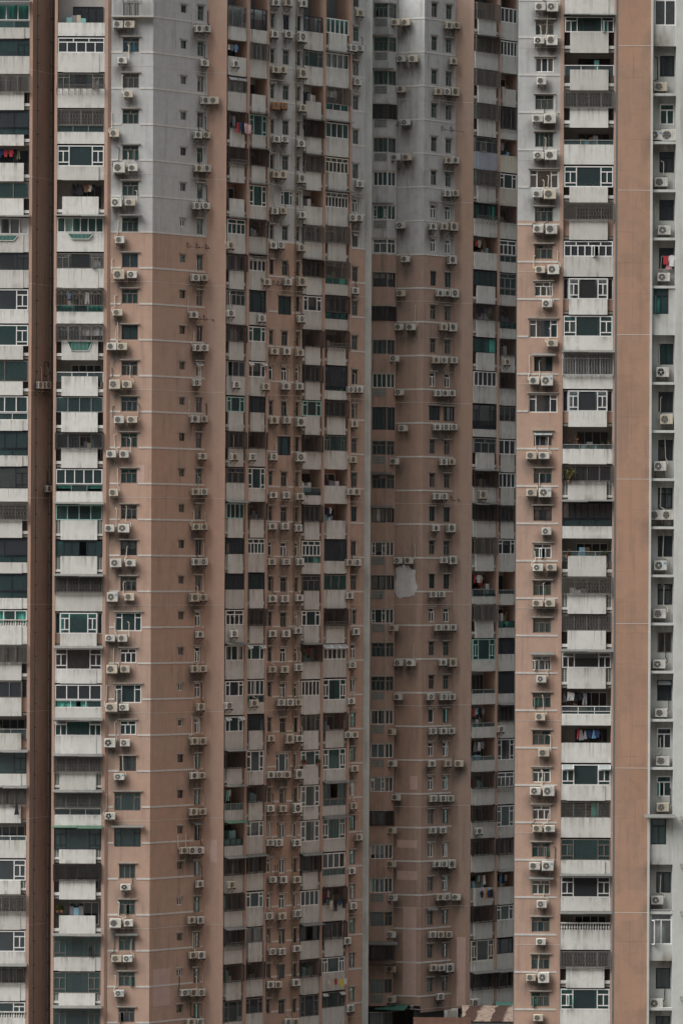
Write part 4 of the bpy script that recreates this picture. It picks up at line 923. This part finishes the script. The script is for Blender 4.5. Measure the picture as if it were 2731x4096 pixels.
# ================= right tower
TD = thing('apartment_tower', (FD0.O.x, FD0.O.y, ZB), 'well lit grey over pink tower right of centre, broad balconies and flat window wall', 'building')
mb = MB(); x2 = FD0.a(2240)
cd_ = ['x3 b V t', 's3 w', 'x3 b - t', 's4 b - m', '3 w W w', 'x3 b - t', 'x3 b', 'x3 w - w', '3 w W u', 's3 k A', '3 w W', 'x3 g V', 'x3 b - t', 'x3 k - p', 'x3 w', 'x3 b - t', 'x3 b - t', 'x3 w A w', 'x3 b - t', 'x3 b - t', 'x3 w - t', 'x3 w - p', 'x3 b - t', 'x3 w A t', 'x3 b', 'x3 b - t', 'x3 b - t', 'x3 b']
hd = window_col(TD, FD0, 2141, 2214, 79, 149.7, 0, cd_, 'bedroom_window', H=58)
wall(mb, FD0, 0, x2, ZB, ZT, 'wall2', hd); bands(mb, FD0, 0, x2, 83.2 + 12, 40, hd); seams(mb, FD0, 0, x2); backing(mb, FD0, 0, x2 + 5, -1.45, 'room')
mb.quad([FD0.P(0, ZB), FD0.P(2.5, ZB, -16), FD0.P(2.5, ZT, -16), FD0.P(0, ZT)], 'wall2')
pier(mb, FD0, 2240, 2255, -1.5, .1); pier(mb, FD0, 2455, 2480, -1.5, .1)
roof(mb, [xy(FD0, 0), xy(FD0, FD0.a(2480)), (xy(FD0, FD0.a(2480))[0], 335), (FD0.O.x, 335)])
mb.build('wall', TD)
balcony_col(TD, FD0, 2256, 2455, 64, 149.7, -1, ['s4 e W - t', '3 w N A t', 'r w N', 'C g N', 'r b W', '3 w N H', 'C b P', 'x7 w W', '3 w P H g', '3 w W H m', 'a w W HA g', '3 w P H', 'r g W H', 'c k G', 's8 k W AT p', 'r g N', 'C g G', 'C g N I', '3 w G A w', 'r w W HTL', 'o w W L', '3 w W HV t', 'h b W I p', '3 b W H t', '3 w W HA', 'o g W bA', 'C b N', '3 w W H t', '3 w W'], 'pier', 'par', 'par_in', 'on # balcony of right tower', H=64)
# ================= near tower at the right edge
TE = thing('apartment_tower', (FE0.O.x, FE0.O.y, ZB), 'nearest tower at the right edge, blank pink pier beside white niches with ledges', 'building')
mb = MB(); f = FE0; p1 = f.a(2603)
wall(mb, f, 0, p1, ZB, ZE, 'pierE', step=(.6, .8))
for i in range(8):
    z = f.z(2540, 181 + 578.5 * i)
    mb.box(f, 0, p1, z - .015, z + .02, -.01, .008, 'seam')
mb.box(f, p1, f.a(2611), ZB, ZE, -1.3, .12, 'white_wall')
n0, n1, n2 = f.a(2611), f.a(2704), f.a(2800)
mb.box(f, n1, n2, ZB, ZE, -1.3, 0, 'white_wall')
zE = lambda v: f.z(2660, v)
hE = []; wcs = ['3F', 's2 k', 'x2 w - t', 'x2 b', 'x2 b', 's2 b', 'F t', 's2 k - t', 's2 b', 'x2 b', 'x2 k - g', 's2 b', 'x2 k V w', 's2 b - b', 'x2 k V', 'x2 w', 'x2 w - t', 'F t', 's2 b', 'F w', 's1 b', 's2 b']
flush = []
for i, code in enumerate(wcs):
    vt = 215 + 192.8 * (i - 1)
    led = zE(vt + 157)
    if code[0] in '3F' or 'F' in code.split()[0]:
        flush.append(i); x0_, x1_ = (f.a(2617), f.a(2678)) if i in (6, 17) else (f.a(2617), f.a(2702)); t0 = vt - 32 if i else -45; tb_ = vt + 76 if i else 99
        if i == 19: t0, tb_ = 3640, 3780
        if i == 17: t0, tb_ = 3275, 3380
        z1, z0 = zE(t0), zE(tb_)
        hb_ = (x0_, x1_, z0, z1)
        wall(mb, f, n0, n1, led - .05, led + 3.0, 'white_wall', [hb_], d=-.08)
        glazing(f, x0_, x1_, z0, z1, -.16, 'x' if i != 19 else 'x', 2, 'w' if i in (0, 19) else 'k', 'glass_t' if i in (6, 17) else 'glass_c', TE, 'flush_window', 't' if i in (6, 17) else 'w', bw=.07)
        if i == 17: awning(f, n0 - .35, n1 + .1, z1 + .22, TE, 'awn', .7)
        continue
    tk = code.split(); cu = tk[3] if len(tk) > 3 else None; x0_, x1_ = f.a(2642), f.a(2701)
    z1, z0 = zE(vt), zE(vt + 84)
    wall(mb, f, n0, n1, led - .05, led + 3.0, 'white_wall', [(x0_, x1_, z0, z1)], d=-.7)
    mb.quad([f.P(n0 + .002, led, -.7), f.P(n0 + .002, led, 0), f.P(n0 + .002, led + 3, 0), f.P(n0 + .002, led + 3, -.7)], 'white_wall')
    mb.box(f, n0 + .004, n1 - .004, led - .14, led + .02, -.69, -.02, 'white_wall')
    glazing(f, x0_, x1_, z0, z1, -.78, tk[0][0], int(tk[0][1:]), {'b': 'k'}.get(tk[1], tk[1]) if not cu else tk[1], 'glass_t' if cu == 't' else ('glass_c' if cu else 'glass_d'), TE, 'niche_window', cu if cu else (None if i % 3 else 'b'), vents=1 if 'V' in code else 0, bw=.08)
backing(mb, f, 0, n2, -2.0, 'room')
mb.quad([f.P(0, ZB), f.P(2.6, ZB, -18), f.P(2.6, ZE, -18), f.P(0, ZE)], 'pierE')
FE_blocker = Face(xy(f, n2), 0); TALL.append(FE_blocker); wall(mb, FE_blocker, 0, 60, ZB, ZE, 'pierE', step=(4, 6)); bands(mb, FE_blocker, 0, 60, ZE - 2, 50)  # unseen blank wing, added to block light from the recess
roof(mb, [xy(f, 0), xy(f, n2 + 60), xy(f, n2 + 60, -40), xy(f, 2.6, -18)], ZE)
mb.build('wall', TE)
for v in (3270, 3460, 3650, 3990):
    awning(f, f.a(2718, v), f.a(2765, v), f.z(2725, v), TE, 'awn', .9)
# ================= ground and sheds
gm_ = MB(); gm_.quad([Vector((-600, -300, ZB)), Vector((600, -300, ZB)), Vector((600, 1400, ZB)), Vector((-600, 1400, ZB))], 'road')
paint('road', (.06, .06, .058), grime=False, mottle=.2)
g = gm_.build('ground', None); tag(g, 'dark paved courtyard ground between the towers', None, None, 'structure')
def rust_mat():
    mt, n, out = _mat('rust'); b = n.nodes.new('ShaderNodeBsdfPrincipled'); b.inputs['Roughness'].default_value = .75
    g = n.nodes.new('ShaderNodeNewGeometry'); s = n.nodes.new('ShaderNodeSeparateXYZ'); n.links.new(g.outputs['Position'], s.inputs[0])
    x = mth(n, 'ADD', mth(n, 'ADD', mth(n, 'MULTIPLY', s.outputs[0], .42), mth(n, 'MULTIPLY', s.outputs[1], -.12)), mth(n, 'MULTIPLY', noise(n, 1.2), .35))
    st = ramp(n, mth(n, 'FRACT', x), .42, .52)
    c = mixc(n, st, (.04, .018, .012), (.24, .185, .145)); c = mixc(n, ramp(n, noise(n, 2.5, (1, 1, 1), 6, .75), .52, .66), c, (.07, .028, .014))
    n.links.new(c, b.inputs['Base Color']); n.links.new(b.outputs[0], out.inputs[0]); M['rust'] = mt
rust_mat(); plain('rust_dark', (.09, .045, .03), .8, 0, .5, 1.5); plain('tealroof', (.05, .13, .105), .7)
def shed(u0, u1, Y, vtop, rise, depth, m, label, thk=.12):
    F = frontal(u0, Y, 4050); a1 = F.a(u1, 4050); z = F.z((u0 + u1) / 2, vtop); root = thing('market_shed', (F.O.x + a1 / 2, Y, ZB), label, 'shed')
    mb = MB(); n = 14
    for i in range(n):
        t0, t1 = i / n, (i + 1) / n
        f = lambda t: z - rise + rise * math.sin(math.pi * t)
        d0, d1 = -depth * t0, -depth * t1
        mb.hexa([F.P(0, f(t0) - .06, d0), F.P(a1, f(t0) - .06, d0), F.P(a1, f(t1) - .06, d1), F.P(0, f(t1) - .06, d1), F.P(0, f(t0), d0), F.P(a1, f(t0), d0), F.P(a1, f(t1), d1), F.P(0, f(t1), d1)], m)
    k = int(a1 / .25)
    for i in range(k):
        x = a1 * i / k
        for j in range(n):
            t0, t1 = j / n, (j + 1) / n; mb.bar(F, (x, f(t0) + .01, -depth * t0), (x, f(t1) + .01, -depth * t1), .03, m)
    mb.build('roof', root)
    wb = MB(); wb.box(F, .05, a1 - .05, ZB, z - rise - .08, -depth + .1, -.1, 'room'); wb.build('wall', root)
shed(1850, 2095, 338, 4040, 1.0, 6, 'rust', 'low shed with striped rusty metal roof at the foot of the middle tower')
shed(1655, 1885, 333, 4086, .7, 5, 'rust_dark', 'lower brown rusty roofed shed at bottom centre edge')
shed(1985, 2120, 346, 4020, 1.1, 4, 'tealroof', 'small shed with rounded teal green roof behind the rusty roof')
# undercroft canopy on the middle tower
cb = MB(); cb.hexa([FC2.P(-1.2, 1.72, .1), FC2.P(r2 * .62, 1.72, .1), FC2.P(r2 * .62, 1.4, 1.6), FC2.P(-1.2, 1.4, 1.6), FC2.P(-1.2, 1.8, .1), FC2.P(r2 * .62, 1.8, .1), FC2.P(r2 * .62, 1.48, 1.6), FC2.P(-1.2, 1.48, 1.6)], 'tealroof'); cb.build('canopy', TC)
# ================= plants, lanterns and other small things
def at(F, u, v, d): return F.a(u, v, d), F.z(u, v, d)
for (F, u, v, d, h, lf, r, lab) in (
    (FD0, 2292, 1830, -.3, 1.7, 'leaf_r', .5, 'tall potted shrub with reddish leaves behind glass railing, right tower'),
    (FD0, 2354, 1830, -.3, .95, 'leaf_y', .28, 'rounded orange green bush in the middle of the glazed planted balcony'),
    (FD0, 2434, 1830, -.3, 1.5, 'leaf', .34, 'dark green potted plant at right end of glazed planted balcony'),
    (FD0, 2275, 1932, .2, 1.1, 'leaf_y', .42, 'bright yellow green bush leaning over parapet, right tower'),
    (FD0, 2266, 2232, .0, .5, 'leaf_r', .3, 'low reddish plants at left of low curved railing, right tower'),
    (FD0, 2420, 2232, .0, .55, 'leaf', .32, 'low green plants at right of low curved railing, right tower'),
    (FB0, 230, 3652, -.2, .55, 'leaf_y', .22, 'small yellowish potted plant on lower open balcony, left tower'),
    (FB0, 247, 3652, -.3, .6, 'leaf', .22, 'small dark potted plant beside the yellowish one, left tower'),
    (FD0, 2260, 3746, -.3, .5, 'leaf', .25, 'small green potted plant behind the white balustrade, left end'),
    (FD0, 2292, 3746, -.3, .55, 'leaf', .3, 'leafy potted plant behind the white balustrade, second from left'),
    (FD0, 2427, 3746, -.2, .7, 'leaf', .2, 'potted plant behind the white balustrade, right end'),
    (FM, 1216, 3062, .25, .4, 'leaf_r', .3, 'reddish potted plant on sill, third column of receding facade'),
    (FM, 1273, 3062, .25, .5, 'leaf', .22, 'green potted plant on sill, third column of receding facade')):
    a, z = at(F, u, v, d); plant(F, a, z, d, h, lf, lab, None, r, int(130 + 300 * r))
def ball(F, u, v, d, r, m, name, label, cat, sz=1.0, grp=None):
    a, z = at(F, u, v, d); mb = MB(); c = F.P(a, z, d); N, K = 14, 8
    P = lambda i, j: c + Vector((r * math.sin(math.pi * j / K) * math.cos(2 * math.pi * i / N), r * math.sin(math.pi * j / K) * math.sin(2 * math.pi * i / N), sz * r * math.cos(math.pi * j / K)))
    for i in range(N):
        for j in range(K): mb.quad([P(i, j), P(i, j + 1), P(i + 1, j + 1), P(i + 1, j)], m)
    o = mb.build(name, None); tag(o, label, cat, grp)
ball(FB0, 326, 312, -.3, .14, 'cl_red', 'paper_lantern', 'red round paper lantern hanging behind glass, left tower', 'lantern', 1.1)
ball(FB0, 325, 602, -.35, .13, 'hub', 'paper_lantern', 'pale round lampshade behind big pane, left tower', 'lantern', 1.2)
ball(FD0, 2412, 695, -.4, .12, 'cl_teal', 'balloon', 'long teal balloon above toy boxes', 'balloon', 1.6)
ball(FD0, 2416, 718, -.4, .13, 'cl_lightblue', 'balloon', 'pale blue balloon resting on toy boxes', 'balloon')
ball(FD0, 2377, 1185, -.2, .1, 'cl_lightblue', 'ball', 'bright blue ball on window sill by curtains, right tower', 'ball')
ball(FB0, 301, 3350, -.4, .26, 'cl_green', 'cushion', 'round green plush cushion behind dark window, left tower', 'cushion')
def boxes(F, L, y, d, lab):
    for (u, wd, h, c) in L:
        a = F.a(u, y, d); z = F.z(u, y, d); mb = MB(); mb.box(F, a, a + wd, z, z + h, d - .25, d, 'cl_' + c); mb.box(F, a - .01, a + wd + .01, z + h, z + h + .04, d - .26, d + .01, 'hub')
        o = mb.build('toy_box', None); tag(o, f'{c} {"tall" if h > .3 else "low"} toy box {lab}', 'toy box', 'toy boxes on the window sill')
boxes(FD0, [(2310, .36, .36, 'yellow'), (2332, .24, .32, 'lightblue'), (2345, .4, .31, 'red'), (2367, .2, .25, 'blue'), (2378, .36, .34, 'grey'), (2399, .3, .42, 'green')], 748, -.3, 'on sill of right tower')
# laundry strung outside
laundry(FM, FM.a(928, 500), FM.a(992, 500), FM.z(960, 492), .55, 7, 'outside the caged balcony, upper receding facade', ['red', 'navy', 'black', 'white', 'pink', 'white', 'red'], ['trousers'])
laundry(FM, FM.a(1300, 3600), FM.a(1365, 3600), FM.z(1340, 3597), .5, 4, 'below the dark cage low on receding facade', ['beige', 'black', 'navy', 'black'], ['trousers', 'trousers', 'shirt'])
laundry(FM, FM.a(1290, 3920), FM.a(1380, 3920), FM.z(1340, 3912), .5, 4, 'on a rack near the foot of receding facade', ['beige', 'red', 'yellow', 'white'], ['shirt', 'towel'])
laundry(FR, FR.a(1905, 3560), FR.a(1960, 3560), FR.z(1930, 3560), .5, 4, 'on the lower recessed balcony rail', ['black', 'orange', 'navy', 'black'], ['shirt', 'trousers'])
laundry(FB0, FB0.a(357, 3785), FB0.a(372, 3785), FB0.z(365, 3785), .3, 1, 'from a window low on the left tower', ['black'], ['trousers'])
laundry(FE0, FE0.a(2664, 1010), FE0.a(2696, 1010), FE0.z(2680, 1015), -.4, 3, 'in the niche of nearest tower', ['red', 'pink', 'white'], ['towel', 'dress', 'shirt'])
laundry(FA0, FA0.a(52, 3225), FA0.a(78, 3225), FA0.z(65, 3215), .4, 1, 'below barred window at far left', ['black'], ['dress'])
laundry(FD0, FD0.a(2325, 2105), FD0.a(2385, 2105), FD0.z(2350, 2092), -.2, 3, 'behind lower glazing of right tower', ['beige', 'white', 'white'], ['shirt'])
build_acs()
